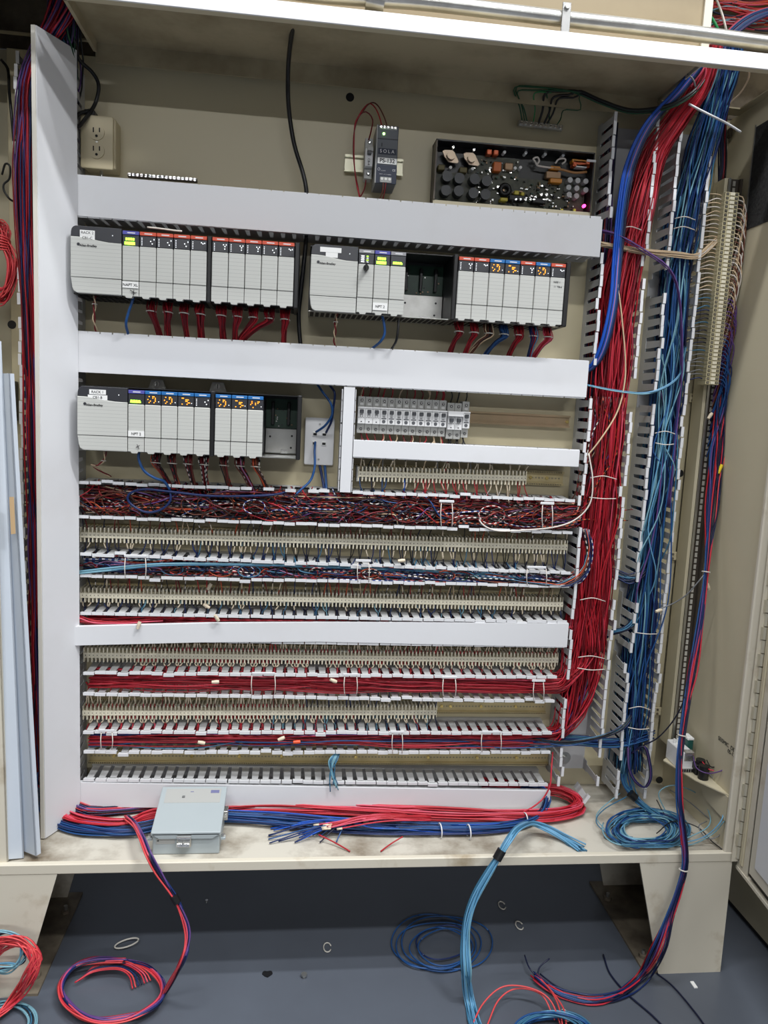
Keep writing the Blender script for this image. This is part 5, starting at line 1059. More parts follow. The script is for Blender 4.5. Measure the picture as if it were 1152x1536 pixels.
for (x, y, hx, hy, m, r) in ((784, 187, 771, 133, 'green', 0.0016), (792, 188, 776, 138, 'green', 0.0016), (799, 189, 802, 140, 'green_bright', 0.0013), (806, 190, 818, 140, 'black', 0.0028), (814, 190, 830, 146, 'black', 0.0026), (823, 191, 821, 136, 'green', 0.0016), (832, 192, 846, 165, 'green', 0.0013), (788, 188, 774, 132, 'green', 0.0016), (818, 190, 838, 148, 'black', 0.0022)):
    j = rng.uniform(-4, 4); pts = [X(x, y, -0.022), X((x+hx)/2+2, (y+hy)/2, -0.035), X(hx, hy, -0.064), X(hx+25, hy-2+j*0.5, -0.066), X(870, 140+j, -0.075), X(905, 155+j, -0.09), X(950, 168+j, -0.11), X(1005, 160+j, -0.14), X(1040, 140+j, -0.15), X(1060, 115+j, -0.14)]
    if m == 'green_bright': pts = pts[:4]
    MB().wires(smooth_path(pts, 44), r, WC[m], 6).obj('wire', t, fix=False)
# ---- blue cables left in the red duct
t = thing('blue_cable_group', 'thick bright blue cables beside the red wires in the tall duct', 'cables', (0.69, -0.1, 1.5))
for k in range(8):
    j = rng.uniform(-1, 1, 3); c = ['blue_cable', 'blue_cable', 'blue_deep', 'blue_cable', 'lilac', 'blue', 'blue_deep', 'navy'][k]
    off = (k-3.5)*2.1
    pts = [X(1060+off, 85, -0.17), X(1020+off, 135, -0.145), X(975+off, 185, -0.125), X(947+off+j[0], 245, -0.115), X(934+off*0.9+j[1], 310, -0.112-0.003*(k % 2)), X(926+off*0.8+j[2], 390, -0.114), X(921+off*0.8, 450, -0.113), X(909+off*0.8+j[0], 510, -0.108), X(893+off*0.7, 545, -0.095), X(872, 560+off*0.5, -0.08), X(845, 565+off*0.5, -0.06)]
    MB().wires(smooth_path(pts, 56), 0.0026 if c != 'lilac' else 0.0022, WC[c], 8).obj('cable', t, fix=False)
# ---- tall blue bundle
ct = [(X(1100, 60, -0.16), E_(0.02, 0.012, 0.004)), (X(1085, 120, -0.13), E_(0.026, 0.014, 0.004)), (X(1065, 180, -0.10), E_(0.028, 0.02, 0.004)), (X(1045, 250, -0.08), E_(0.03, 0.028, 0.0))]
for z in (1.70, 1.5, 1.3, 1.1, 0.9, 0.7, 0.5, 0.40): ct.append(((0.879+(0.004 if z > 1 else -0.002), -0.058, z), E_(0.030, 0.036, 0.0)))
bundle('blue_wire_bundle', 'thick bundle of blue and teal wires running down the rightmost duct', ct, 120, BLUES, 0.0018, 64, 0.6, 10)
b = MB()
for k in range(12):
    x0_ = rng.uniform(0.853, 0.90); zt = rng.uniform(1.1, 1.7); zb_ = zt-rng.uniform(0.25, 0.6); m = WC[random.choice(['sky', 'teal', 'pale_teal', 'purple', 'blue', 'teal'])]
    b.wires(smooth_path([(x0_, -0.07, zt+0.1), (x0_+0.01, -0.1, zt), (x0_+rng.uniform(-.03, .03), -0.104, (zt+zb_)/2), (x0_+rng.uniform(-.02, .02), -0.102, zb_+0.08), (x0_, -0.075, zb_)], 30), 0.0016, m, 6)
o = b.obj('loose_blue_wires', fix=False); tag(o, 'loose pale blue wires bulging out of the rightmost duct', 'wires', kind='stuff')
# ---- crossings between the two tall ducts
def crossing(name, label, pts, n, spec, sx=0.004, r=0.0015, cat='wires', sz=0.006):
    bundle(name, label, [(X(*p), E_(sx, 0.006, sz)) for p in pts], n, spec, r, 36, 0.5, 6, cat=cat, sides=6)
crossing('beige_wire_crossing', 'beige wires crossing the red duct towards the right terminal column', [(880, 360, -0.06), (905, 367, -0.09), (960, 377, -0.105), (1010, 382, -0.105), (1045, 384, -0.1), (1065, 370, -0.09), (1085, 350, -0.08)], 16, {'beige': 4, 'white': 1})
crossing('purple_wire_crossing', 'purple wires crossing over the beige ones and dropping into the blue duct', [(893, 345, -0.08), (925, 352, -0.11), (970, 378, -0.115), (1005, 405, -0.112), (1020, 450, -0.108), (1023, 540, -0.105), (1015, 640, -0.1), (1003, 760, -0.1)], 4, {'purple': 3, 'lilac': 1}, 0.002, 0.0015, sz=0.003)
crossing('pale_blue_wire_crossing', 'pale blue wires crossing the red duct at cover height', [(868, 576, -0.07), (890, 580, -0.1), (930, 587, -0.11), (970, 590, -0.112), (1000, 580, -0.11), (1020, 560, -0.1), (1028, 520, -0.08)], 5, {'sky': 2, 'pale_teal': 2, 'teal': 1}, 0.002, 0.0017, sz=0.003)
crossing('teal_wire_crossing', 'teal wires passing from the red duct to the blue duct beside the second terminal row', [(905, 850, -0.05), (925, 862, -0.07), (950, 868, -0.085), (968, 850, -0.08), (975, 800, -0.07)], 24, {'navy': 3, 'teal': 3, 'blue_deep': 3, 'pale_teal': 1}, 0.008, 0.0015, sz=0.012)
crossing('teal_wire_crossing', 'teal wires passing between the tall ducts beside the warped cover', [(900, 962, -0.06), (918, 950, -0.075), (945, 940, -0.09), (962, 905, -0.08), (968, 850, -0.07)], 20, {'navy': 3, 'teal': 3, 'blue_deep': 3}, 0.006, 0.0015, sz=0.008)
crossing('blue_wire_crossing', 'blue wires sweeping from the lowest wire run up into the blue duct', [(800, 1110, -0.08), (850, 1114, -0.1), (900, 1106, -0.105), (935, 1090, -0.1), (950, 1060, -0.08), (955, 1000, -0.07)], 16, {'blue': 3, 'blue_deep': 3, 'teal': 2, 'black': 1}, 0.004, 0.0016)
cable('white_wire', 'single white wire drooping across the red bundle', [X(927, 385, -0.112), X(926, 420, -0.114), X(932, 470, -0.114), X(938, 540, -0.113), X(936, 580, -0.113), X(925, 620, -0.112), X(900, 660, -0.11), X(880, 685, -0.1)], 0.0019, WC['beige'], 40)
cable('white_wire', 'single white wire curving from the red bundle into the tangled duct', [X(883, 680, -0.105), X(889, 720, -0.112), X(885, 755, -0.112), X(865, 778, -0.108), X(835, 790, -0.106), X(790, 795, -0.105), X(745, 796, -0.104), X(722, 785, -0.1), X(718, 770, -0.09)], 0.0018, WC['white'], 50)
# ---- right terminal column fan-out
b = MB(); Ps = []; ms = []
for i, c in enumerate(VT):
    u = i/len(VT); n_ = 1
    if u < 0.52: m = [WC['beige'], WC['white'], WC['brown']][i % 3]
    elif u < 0.74: m = WC['purple'] if i % 3 else WC['brown']
    else: m = [WC['blue'], WC['blue_deep'], WC['blue']][i % 3]
    d_ = 0.045+rng.uniform(-.008, .008); lift_ = 0.02+rng.uniform(0, 0.012); dz = -0.10-0.05*rng.random()
    Ps.append(smooth_path([(c[0]+0.012, -0.085, c[2]+0.004), (c[0]+0.030, -0.095, c[2]+0.004), (c[0]+d_*0.95, -0.098, c[2]-lift_), (c[0]+d_*0.8, -0.088, c[2]+dz*0.75), (c[0]+0.022, -0.075, c[2]+dz*1.3)], 18)); ms.append(m)
    if u < 0.96: Ps.append(smooth_path([(c[0]-0.012, -0.085, c[2]+0.004), (c[0]-0.03, -0.09, c[2]+0.006), (c[0]-0.05, -0.08, c[2]+rng.uniform(-.004, .006)), (c[0]-0.075, -0.06, c[2]-rng.uniform(0, 0.02)), (c[0]-0.10, -0.045, c[2]-0.03)], 18)); ms.append([WC['beige'], WC['white']][i % 2] if u < 0.5 else WC[random.choice(['navy', 'teal', 'grey', 'blue_deep'])])
b.wires(np.array(Ps), 0.0014, ms, 5); o = b.obj('terminal_fan_wires', fix=False); tag(o, 'beige, purple and blue wires fanning from the upright terminal column', 'wires', kind='stuff')
bundle('dark_wire_drop', 'dark wires dropping from the ceiling to the upright terminal column', [(X(1092, 110, -0.1), E_(0.012, 0.008, 0)), (X(1084, 190, -0.05), E_(0.010, 0.008, 0)), (X(1083, 250, -0.03), E_(0.008, 0.008, 0)), (X(1078, 320, -0.025), E_(0.012, 0.006, 0)), (X(1070, 420, -0.02), E_(0.014, 0.005, 0))], 22, {'navy': 4, 'black': 3, 'red_dark': 1}, 0.0017)
# ---- long hanging bundle at the right, over the sill to the floor
hb = [X(1092, 440, -0.05), X(1087, 560, -0.07), X(1078, 650, -0.09), X(1068, 750, -0.11), X(1060, 850, -0.15), X(1052, 920, -0.18), X(1040, 1000, -0.21), X(1026, 1080, -0.25), X(1019, 1140, -0.28), X(1019, 1200, -0.30), X(1025, 1250, -0.312), X(1028, 1295, -0.325), X(1018, 1335, -0.33), X(1004, 1375, -0.34), X(988, 1420, -0.35)]
sp_ = [0.012, 0.016, 0.017, 0.015, 0.005, 0.008, 0.010, 0.006, 0.006, 0.007, 0.007, 0.006, 0.006, 0.008, 0.014]
fb = [FZ(965, 1462, 0.012), FZ(930, 1490, 0.008), FZ(890, 1500, 0.008), FZ(850, 1492, 0.008), FZ(825, 1480, 0.01), FZ(803, 1463, 0.012)]
ct = [(p, E_(s, s*0.6, 0.0)) for p, s in zip(hb, sp_)]+[(p, E_(0.012, 0.010, 0.004)) for p in fb]
t = thing('hanging_wire_bundle', 'red and blue wire bundle hanging down the right side to the floor', 'wires', (1.0, -0.3, 0.0))
b = MB(); b.wires(bundle_paths(ct, 18, 110, 0.6, 16), 0.0018, [WC[c] for c in ['red_bright', 'blue_deep', 'navy', 'blue_deep', 'navy', 'blue', 'red_bright', 'purple', 'navy', 'blue_deep', 'coral', 'blue', 'red', 'navy', 'blue_deep', 'navy', 'red_bright', 'blue_deep']], 6); b.obj('wires', t, fix=False)
for (x, y, Y) in ((1059, 858, -0.153), (1023, 1103, -0.262), (1025, 1305, -0.326)):
    q = X(x, y, Y); MB().ring(q, 0.009, 0.0016, PVCY, (0.15, 0.2, 1), 18, 6).obj('tie', t)
t = thing('loose_red_wires', 'two red wires with a yellow sleeve hanging at the right wall', 'wires', (1.0, -0.1, 1.2))
for p in ([X(1085, 575, -0.07), X(1090, 630, -0.09), X(1088, 680, -0.1), X(1079, 720, -0.11), X(1073, 780, -0.125), X(1062, 850, -0.15)], [X(1088, 575, -0.07), X(1093, 640, -0.09), X(1087, 690, -0.1), X(1080, 700, -0.105)]): MB().wires(smooth_path(p, 30), 0.0015, WC['coral'], 6).obj('wire', t, fix=False)
q0 = np.array(X(1083, 697, -0.106)); q1 = np.array(X(1077, 710, -0.106)); MB().cyl(q0, q1, 0.0042, mat('yellow_sleeve', srgb(235, 205, 40), 0.4), 8).obj('sleeve', t)
# ---- left duct wires
ct = [((-0.45, -0.15, 2.14), E_(0.03, 0.03, 0)), ((-0.50, -0.135, 2.05), E_(0.025, 0.03, 0)), (X(48, 110, -0.105), E_(0.016, 0.022, 0)), (X(40, 200, -0.105), E_(0.020, 0.022, 0)), (X(41, 320, -0.1), E_(0.017, 0.024, 0)), (X(45, 450, -0.098), E_(0.014, 0.024, 0)), (X(50, 600, -0.092), E_(0.014, 0.022, 0)), (X(54, 800, -0.09), E_(0.014, 0.022, 0)), (X(60, 1000, -0.085), E_(0.018, 0.02, 0)), (X(66, 1150, -0.08), E_(0.02, 0.02, 0)), ((-0.535, -0.09, 0.36), E_(0.02, 0.02, 0.01)), ((-0.48, -0.10, 0.325), E_(0.02, 0.02, 0.01)), ((-0.40, -0.09, 0.320), E_(0.01, 0.02, 0.008)), ((-0.30, -0.07, 0.318), E_(0.0, 0.02, 0.008)), ((-0.15, -0.06, 0.318), E_(0.0, 0.02, 0.008))]
bundle('left_wire_bundle', 'red and purple wires in the tall left duct behind the ajar cover', ct, 120, {'red': 4, 'red_dark': 3, 'red_bright': 2, 'purple': 2.5, 'blue_deep': 2, 'navy': 1.5}, 0.0017, 70, 0.5, 10)
bundle('left_teal_bundle', 'teal and navy wires entering the ceiling hole at the upper left', [((-0.50, -0.16, 2.2), E_(0.035, 0.03, 0)), ((-0.50, -0.13, 2.06), E_(0.03, 0.03, 0)), ((-0.51, -0.08, 1.95), E_(0.02, 0.03, 0)), ((-0.51, -0.06, 1.8), E_(0.008, 0.02, 0))], 50, {'navy': 4, 'teal': 3, 'black': 3, 'green': 1, 'purple': 1}, 0.0018)
t = thing('wire_coil', 'coil of red wire hung at the left edge of the panel', 'wire coil', (-0.64, -0.08, 1.6))
for k in range(26):
    a = np.linspace(0, 2*math.pi, 40); rx = rng.uniform(0.016, 0.034); rz = rng.uniform(0.055, 0.085); cx = -0.648+rng.uniform(-.006, .006); cz = 1.565+rng.uniform(-.012, .012)
    pts = np.stack([cx+rx*np.sin(a)*(1.0-0.55*np.exp(-((np.cos(a)-0.55)/0.3)**2)), -0.085+rng.uniform(-.018, .018)+0.01*np.cos(a), cz+rz*np.cos(a)], 1)
    MB().wires(pts, 0.0014, WC[random.choice(['coral', 'red_bright', 'red', 'coral'])], 5).obj('loop', t, fix=False)
b = MB()
for k in range(6): b.ring((-0.648, -0.085, 1.595+k*0.004), 0.019, 0.0016, WC['coral'], (0.1, 0.1*k-0.2, 1), 20, 5)
b.obj('wrap', t)
cable('black_cable', 'black cord hanging beside the left duct fingers', [X(2, 90, -0.03), X(12, 105, -0.04), X(14, 140, -0.05), X(18, 180, -0.06), X(22, 230, -0.06), X(24, 270, -0.06)], 0.003, WC['black'], 30)
cable('black_cable', 'small black loops of cord at the left edge above the red coil', [X(3, 262, -0.06), X(8, 246, -0.07), X(15, 250, -0.075), X(14, 268, -0.07), X(6, 276, -0.07), X(6, 286, -0.07), X(14, 298, -0.07), X(20, 302, -0.06)], 0.0022, WC['black'], 30)
# ---- runs on the cabinet floor
ct = [((-0.55, -0.09, 0.42), E_(0.02, 0.02, 0.01)), ((-0.535, -0.115, 0.34), E_(0.015, 0.02, 0.010)), ((-0.49, -0.145, 0.322), E_(0.01, 0.02, 0.010)), ((-0.42, -0.165, 0.319), E_(0.0, 0.020, 0.010)), ((-0.36, -0.165, 0.319), E_(0.0, 0.018, 0.010)), ((-0.30, -0.12, 0.319), E_(0.0, 0.02, 0.010)), ((-0.1, -0.09, 0.318), E_(0, 0.022, 0.010)), ((0.1, -0.10, 0.318), E_(0, 0.022, 0.010)), ((0.3, -0.125, 0.318), E_(0, 0.022, 0.010)), ((0.5, -0.145, 0.318), E_(0, 0.018, 0.010)), ((0.64, -0.150, 0.320), E_(0.01, 0.020, 0.011)), ((0.728, -0.125, 0.322), E_(0.012, 0.016, 0.012)), ((0.742, -0.085, 0.326), E_(0.012, 0.012, 0.013)), ((0.71, -0.055, 0.334), E_(0.012, 0.010, 0.012)), ((0.64, -0.045, 0.338), E_(0.01, 0.012, 0.012)), ((0.5, -0.04, 0.35), E_(0.0, 0.01, 0.012))]
bundle('red_wire_bundle', 'pinkish red wire bundle lying along the cabinet floor under the lowest cover', ct, 50, {'red_bright': 3, 'pink': 2, 'red': 4, 'purple': 0.4}, 0.0019, 80, 0.45, 9)
ct = [((-0.565, -0.09, 0.42), E_(0.015, 0.02, 0.01)), ((-0.56, -0.115, 0.335), E_(0.015, 0.02, 0.01)), ((-0.52, -0.15, 0.318), E_(0.0, 0.025, 0.008)), ((-0.44, -0.185, 0.318), E_(0.0, 0.025, 0.008)), ((-0.34, -0.19, 0.318), E_(0.0, 0.02, 0.008)), ((-0.2, -0.14, 0.32), E_(0.0, 0.02, 0.01)), ((-0.05, -0.15, 0.320), E_(0, 0.025, 0.01)), ((0.15, -0.185, 0.319), E_(0, 0.025, 0.010)), ((0.35, -0.20, 0.318), E_(0, 0.018, 0.009)), ((0.52, -0.195, 0.318), E_(0, 0.016, 0.009)), ((0.62, -0.15, 0.32), E_(0, 0.016, 0.01)), ((0.66, -0.08, 0.335), E_(0.01, 0.012, 0.014)), ((0.6, -0.05, 0.34), E_(0.0, 0.012, 0.012))]
bundle('blue_wire_bundle', 'blue wire bundle lying along the cabinet floor in front of the red one', ct, 40, {'blue': 5, 'blue_deep': 4, 'blue_cable': 1.5, 'navy': 1}, 0.0019, 80, 0.45, 9)
b = MB()
for k in range(26):   # cut blue ends fanning out on the cabinet floor
    u = rng.random(); e = (400+rng.uniform(0, 110), 1268-rng.uniform(0, 26)); s_ = (560-rng.uniform(0, 40), 1238+rng.uniform(-6, 6))
    b.wires(smooth_path([FZ(s_[0]+40, s_[1], 0.325), FZ(s_[0], s_[1]-1, 0.330), FZ((s_[0]+e[0])/2, (s_[1]+e[1])/2-8, 0.331), FZ(e[0], e[1], 0.309)], 20), 0.0016, WC[random.choice(['blue', 'blue_deep', 'navy', 'blue_cable', 'navy'])], 5)
o = b.obj('loose_blue_ends', fix=False); tag(o, 'cut blue wire ends fanning over the cabinet floor', 'wires', kind='stuff')
b = MB()
for k in range(16):
    s_ = (650-rng.uniform(0, 60), 1225+rng.uniform(-4, 6)); e = (470+rng.uniform(0, 90), 1232+rng.uniform(-4, 12)); b.wires(smooth_path([FZ(s_[0], s_[1], 0.338), FZ((s_[0]+e[0])/2, (s_[1]+e[1])/2-5, 0.346), FZ(*e, 0.331)], 18), 0.0016, WC[random.choice(['red_bright', 'pink', 'red'])], 5); q = smooth_path([FZ(e[0]+8, e[1]-1, 0.334), FZ(*e, 0.331)], 3)
    b.wires(q, 0.0024, MARK, 6)
o = b.obj('loose_red_ends', fix=False); tag(o, 'cut red wire ends with pale sleeves above the blue bundle', 'wires', kind='stuff')
for k, (p, q, l) in enumerate((((478, 1252), (525, 1277), 'left'), ((604, 1255), (571, 1277), 'right'))): cable('red_wire', f'short red wire end lying bent on the cabinet floor, the {l} one', [FZ(*p, 0.322), FZ((p[0]+q[0])/2, (p[1]+q[1])/2-1, 0.314), FZ(*q, 0.308)], 0.0016, WC['red'], 14, 6, 'wire')
cable('red_wire', 'single red wire drooping over the right end of the lowest cover', [X(829, 1128, -0.08), X(827, 1155, -0.10), X(825, 1178, -0.112), X(815, 1197, -0.114), X(800, 1210, -0.13), X(783, 1219, -0.15)], 0.0019, WC['red_bright'], 26, 6, 'wire')
for (x, y, l) in ((660, 1246, 'left tie around the blue floor bundle'), (703, 1248, 'right tie around the blue floor bundle')):
    q = FZ(x, y, 0.319); o = MB().ring(q, 0.0165, 0.0016, PVC, (1, 0.1, 0), 20, 6).obj('cable_tie'); o.scale = (1, 1, 1); tag(o, 'white cable tie, '+l, 'cable tie', 'white cable ties')
q = FZ(788, 1229, 0.320); o = MB().ring(q, 0.015, 0.0016, PVC, (1, 0.1, 0), 20, 6).obj('cable_tie'); tag(o, 'white cable tie around the red floor bundle near its bend', 'cable tie', 'white cable ties')
# ---- pale blue bundle over the sill to the floor
pb = [FZ(870, 1273, 0.308), FZ(845, 1257, 0.315), FZ(815, 1241, 0.328), FZ(793, 1235, 0.345), X(775, 1243, -0.29), X(761, 1262, -0.325), X(749, 1282, -0.335), X(732, 1308, -0.34), X(714, 1340, -0.345), X(702, 1375, -0.35), X(697, 1415, -0.36), X(698, 1455, -0.38), FZ(704, 1500, 0.012), FZ(716, 1545, 0.008), FZ(740, 1600, 0.006)]
ss = [0.022, 0.014, 0.012, 0.010, 0.008, 0.007, 0.006, 0.008, 0.009, 0.009, 0.010, 0.012, 0.012, 0.012, 0.012]
t = thing('pale_blue_wire_bundle', 'pale blue wire bundle with black tape draped over the sill', 'wires', (0.35, -0.33, 0.0))
b = MB(); b.wires(bundle_paths([(p, E_(s, s*0.6, s*0.35)) for p, s in zip(pb, ss)], 20, 80, 0.4, 10), 0.0019, pick({'sky': 5, 'teal': 3, 'pale_teal': 1}, 20), 6); b.obj('wires', t, fix=False)
MB().cyl(X(753, 1275, -0.333), X(745, 1289, -0.337), 0.0105, BLK, 12).obj('tape_wrap', t)
# ---- red and blue bundle at left, over the sill into a floor coil
lb_ = [FZ(190, 1225, 0.338), X(202, 1236, -0.2), X(212, 1255, -0.27), X(222, 1280, -0.325), X(235, 1305, -0.335), X(252, 1332, -0.34), X(268, 1358, -0.345), X(280, 1390, -0.35), X(281, 1415, -0.36), X(272, 1445, -0.37)]
coil = []
for k in range(26):
    a = math.radians(-15-k*30); coil.append(FZ(168+(78+2*math.sin(k))*math.cos(a), 1484-(46+3*math.cos(k*1.7))*math.sin(-a)*-1, 0.008+0.0012*k))
ct = [(p, E_(0.006, 0.005, 0.003)) for p in lb_]+[(p, E_(0.006, 0.007, 0.003)) for p in coil[:22]]
t = thing('coiled_wire_bundle', 'red and purple wire bundle hanging over the sill into a floor coil', 'wires', (-0.35, -0.33, 0))
b = MB(); P_ = bundle_paths(ct, 11, 170, 0.5, 24); b.wires(P_, 0.0018, [WC[c] for c in ['red_bright', 'pink', 'purple', 'navy', 'red_bright', 'blue_deep', 'coral', 'purple', 'pink', 'navy', 'red']], 6); b.obj('wires', t, fix=False)
MB().cyl(X(260, 1343, -0.342), X(266, 1354, -0.344), 0.0085, BLK, 12).obj('tape_wrap', t)

b = MB()
for k in range(7):
    b.wires(smooth_path([FZ(112+k*2, 1474-k, 0.012), FZ(140+k, 1458-k*2, 0.02), FZ(175+k*2, 1454-k*2, 0.022), FZ(193+k*4, 1463-k, 0.016), FZ(199+k*4.5, 1483-k*2, 0.006)], 24), 0.0017, WC[['red_bright', 'coral', 'blue_deep', 'navy', 'red_bright', 'pink', 'coral'][k]], 6)
b.obj('cut_ends', t, fix=False)
# ---- other floor coils
def floor_coil(name, label, cx, cy, rx, ry, n, spec, r=0.0018, turns=1.0, wob=0.12, z0=0.004, h=0.012, tail=None):
    t = thing(name, label, 'wire coil', tuple(atz(cx, cy, 0))); ms = pick(spec, n)
    for k in range(n):
        a = np.linspace(0, 2*math.pi*turns, 46)+rng.random()*6; q = 1+rng.uniform(-wob, wob); ox, oy = rng.uniform(-wob, wob, 2)*rx*0.5
        pts = np.array([FZ(cx+ox+rx*q*math.cos(s), cy+oy*0.5+ry*q*math.sin(s)*(1+0.1*math.sin(2*s+k)), z0+h*rng.random()*0.0+h*(k/n)) for s in a]); MB().wires(pts, r, ms[k], 6).obj('loop', t, fix=False)
    return t
floor_coil('blue_wire_coil', 'dark blue wire coil on the floor behind the pale blue bundle', 663, 1418, 54, 34, 6, {'blue': 4, 'blue_deep': 3}, 0.0019, 1.0, 0.34)
floor_coil('blue_wire_coil', 'pale blue wire coil at the bottom edge of the floor', 828, 1548, 52, 26, 20, {'sky': 4, 'teal': 4, 'blue': 2}, 0.002, 1.0, 0.14, h=0.03)
def strands(name, label, n, spec, ctrl, jit, r=0.0018):
    t = thing(name, label, 'wire coil', tuple(np.array(ctrl[-1](0, 0)))); ms = pick(spec, n)
    for k in range(n):
        pts = [c(*rng.uniform(-jit, jit, 2)) for c in ctrl]; MB().wires(smooth_path(pts, 34), r, ms[k], 6).obj('loop', t, fix=False)
XJ = lambda x, y, Y: (lambda a, b: X(x+a, y+b, Y+a*0.0008)); FJ = lambda x, y, z: (lambda a, b: FZ(x+a, y+b*0.6, z+abs(a)*0.0012))
strands('red_wire_coil', 'tangle of red wire slumped in front of the left leg', 26, {'coral': 4, 'red_bright': 4}, [FJ(-25, 1500, 0.01), XJ(-10, 1425, -0.345), XJ(30, 1412, -0.35), XJ(54, 1436, -0.355), XJ(46, 1462, -0.36), FJ(20, 1500, 0.02), FJ(-25, 1540, 0.01)], 9)
strands('pale_blue_wire_coil', 'pale blue wire loops leaning on the left leg', 7, {'pale_teal': 3, 'sky': 2, 'navy': 0.6}, [XJ(-20, 1400, -0.335), XJ(15, 1403, -0.34), XJ(36, 1418, -0.345), XJ(30, 1440, -0.35), XJ(8, 1452, -0.35), XJ(-20, 1450, -0.345)], 8)
floor_coil('teal_wire_coil', 'teal wire ends under the red tangle at lower left', 15, 1530, 34, 26, 10, {'teal': 3, 'pale_teal': 2}, 0.0018, 0.7, 0.25)
t = thing('loose_red_wires', 'red wires arching over the pale blue floor coil', 'wires', tuple(atz(790, 1500, 0)))
for pts in ([FZ(705, 1545), FZ(725, 1505, 0.02), FZ(755, 1480, 0.035), FZ(795, 1482, 0.04), FZ(825, 1500, 0.03), FZ(842, 1540, 0.01)], [FZ(730, 1540), FZ(748, 1500, 0.02), FZ(775, 1483, 0.03), FZ(812, 1492, 0.03), FZ(832, 1530, 0.01)], [FZ(803, 1463, 0.012), FZ(825, 1485, 0.015), FZ(838, 1510, 0.02), FZ(845, 1545, 0.02)], [FZ(806, 1463, 0.012), FZ(830, 1490, 0.018), FZ(846, 1515, 0.02), FZ(850, 1545, 0.02)]): MB().wires(smooth_path(pts, 30), 0.0018, WC['coral'], 6).obj('wire', t, fix=False)
for k, pts in enumerate(([FZ(985, 1460), FZ(1010, 1480), FZ(1040, 1515), FZ(1062, 1545)], [FZ(905, 1432), FZ(915, 1460), FZ(940, 1490), FZ(975, 1520), FZ(1000, 1545)])): cable('navy_wire', f'navy wire trailing over the floor toward the camera, the {["right", "left"][k]} one', pts, 0.002, WC['navy'], 24, 6, 'wire')
for k, pts in enumerate(([FZ(803, 1463, 0.012), FZ(793, 1450, 0.02), FZ(787, 1433, 0.02)], [FZ(806, 1463, 0.012), FZ(810, 1450, 0.02), FZ(824, 1438, 0.03)])): cable('navy_wire', ['short navy wire end with a pale tip on the floor', 'short curved navy wire end on the floor'][k], pts, 0.0018, WC['navy'], 12, 6, 'wire')
# ---- coil inside the cabinet at the lower right
t = thing('teal_wire_coil', 'coil of teal wires on the cabinet floor at the lower right', 'wire coil', tuple(atz(965, 1240, 0.31)))
ms = pick({'teal': 6, 'blue': 3, 'sky': 1.2, 'pale_teal': 1.5, 'blue_deep': 1}, 40)
for k in range(40):
    a = np.linspace(0, 2*math.pi*rng.uniform(0.6, 1.0), 44)+rng.random()*6; q = rng.uniform(0.75, 1.12) if k < 24 else rng.uniform(0.9, 1.45); e = rng.uniform(0.85, 1.15); ox, oy = rng.uniform(-6, 10), rng.uniform(-3, 3)
    pts = np.array([FZ(966+ox+46*q*math.cos(s), 1244+oy+21*q*e*math.sin(s)+2*math.sin(3*s+k), 0.309+0.022*rng.random()*0+0.022*(k % 24)/24) for s in a]); pts[:, 1] = np.clip(pts[:, 1], -0.285, 0.02); MB().wires(pts, 0.0017, ms[k], 6).obj('loop', t, fix=False)
q = X(948, 1193, -0.1); MB().cyl(np.array(q)+np.array([-0.006, 0, 0.006]), np.array(q)+np.array([0.008, -0.004, -0.006]), 0.011, BLK, 12).obj('tape_wrap', t)
b = MB()
for k in range(14): b.wires(smooth_path([(0.87+rng.uniform(-.02, .02), -0.07, 0.46), (0.87+rng.uniform(-.015, .015), -0.085, 0.38), X(955+rng.uniform(-4, 4), 1200+rng.uniform(-4, 4), -0.1), X(985+rng.uniform(-6, 6), 1222+rng.uniform(-4, 4), -0.16), FZ(1010+rng.uniform(-6, 6), 1240+rng.uniform(-5, 5), 0.315)], 24), 0.0018, pick({'teal': 4, 'blue': 3, 'sky': 1}, 1), 6)
b.obj('lead_in', t, fix=False)
t = thing('loose_wire_loops', 'loose pale teal and grey wire loops around the lower right corner', 'wires', tuple(atz(1040, 1220, 0.31)))
for pts, m in (([X(940, 1195, -0.1), X(905, 1215, -0.15), X(895, 1235, -0.2), FZ(925, 1258, 0.312), FZ(960, 1268, 0.31), FZ(1000, 1262, 0.31)], 'teal'), ([X(930, 1190, -0.08), X(900, 1215, -0.14), X(897, 1232, -0.18), FZ(930, 1262, 0.312), FZ(950, 1270, 0.31)], 'pale_teal'), ([X(1000, 1220, -0.12), X(988, 1190, -0.1), X(1010, 1178, -0.1), X(1045, 1190, -0.14), X(1062, 1215, -0.2), X(1062, 1240, -0.25), FZ(1020, 1262, 0.31)], 'pale_teal'), ([X(1065, 1165, -0.17), X(1080, 1190, -0.22), X(1085, 1220, -0.27), X(1075, 1240, -0.28), X(1050, 1258, -0.27), FZ(1000, 1268, 0.31)], 'sky'), ([X(1005, 1185, -0.08), X(1030, 1200, -0.13), X(1060, 1225, -0.2), X(1080, 1243, -0.25), X(1078, 1254, -0.26), X(1060, 1258, -0.26), X(1048, 1240, -0.24), X(1060, 1232, -0.22)], 'grey'), ([FZ(985, 1250, 0.33), X(1010, 1232, -0.2), X(1045, 1240, -0.22), X(1068, 1262, -0.26), FZ(1083, 1274, 0.31)], 'black'), ([X(985, 1200, -0.1), X(1000, 1225, -0.16), X(1030, 1245, -0.2), X(1070, 1268, -0.26)], 'black'), ([X(985, 1262, -0.25), FZ(1010, 1268, 0.31), FZ(1040, 1266, 0.311), X(1070, 1250, -0.26), X(1086, 1232, -0.28)], 'pale_teal')): MB().wires(smooth_path(pts, 34), 0.0014, WC[m], 6).obj('wire', t, fix=False)
t = thing('navy_cable_loop', 'dark purple cable loop at the foot of the blue duct', 'cable', (0.88, -0.1, 0.4))
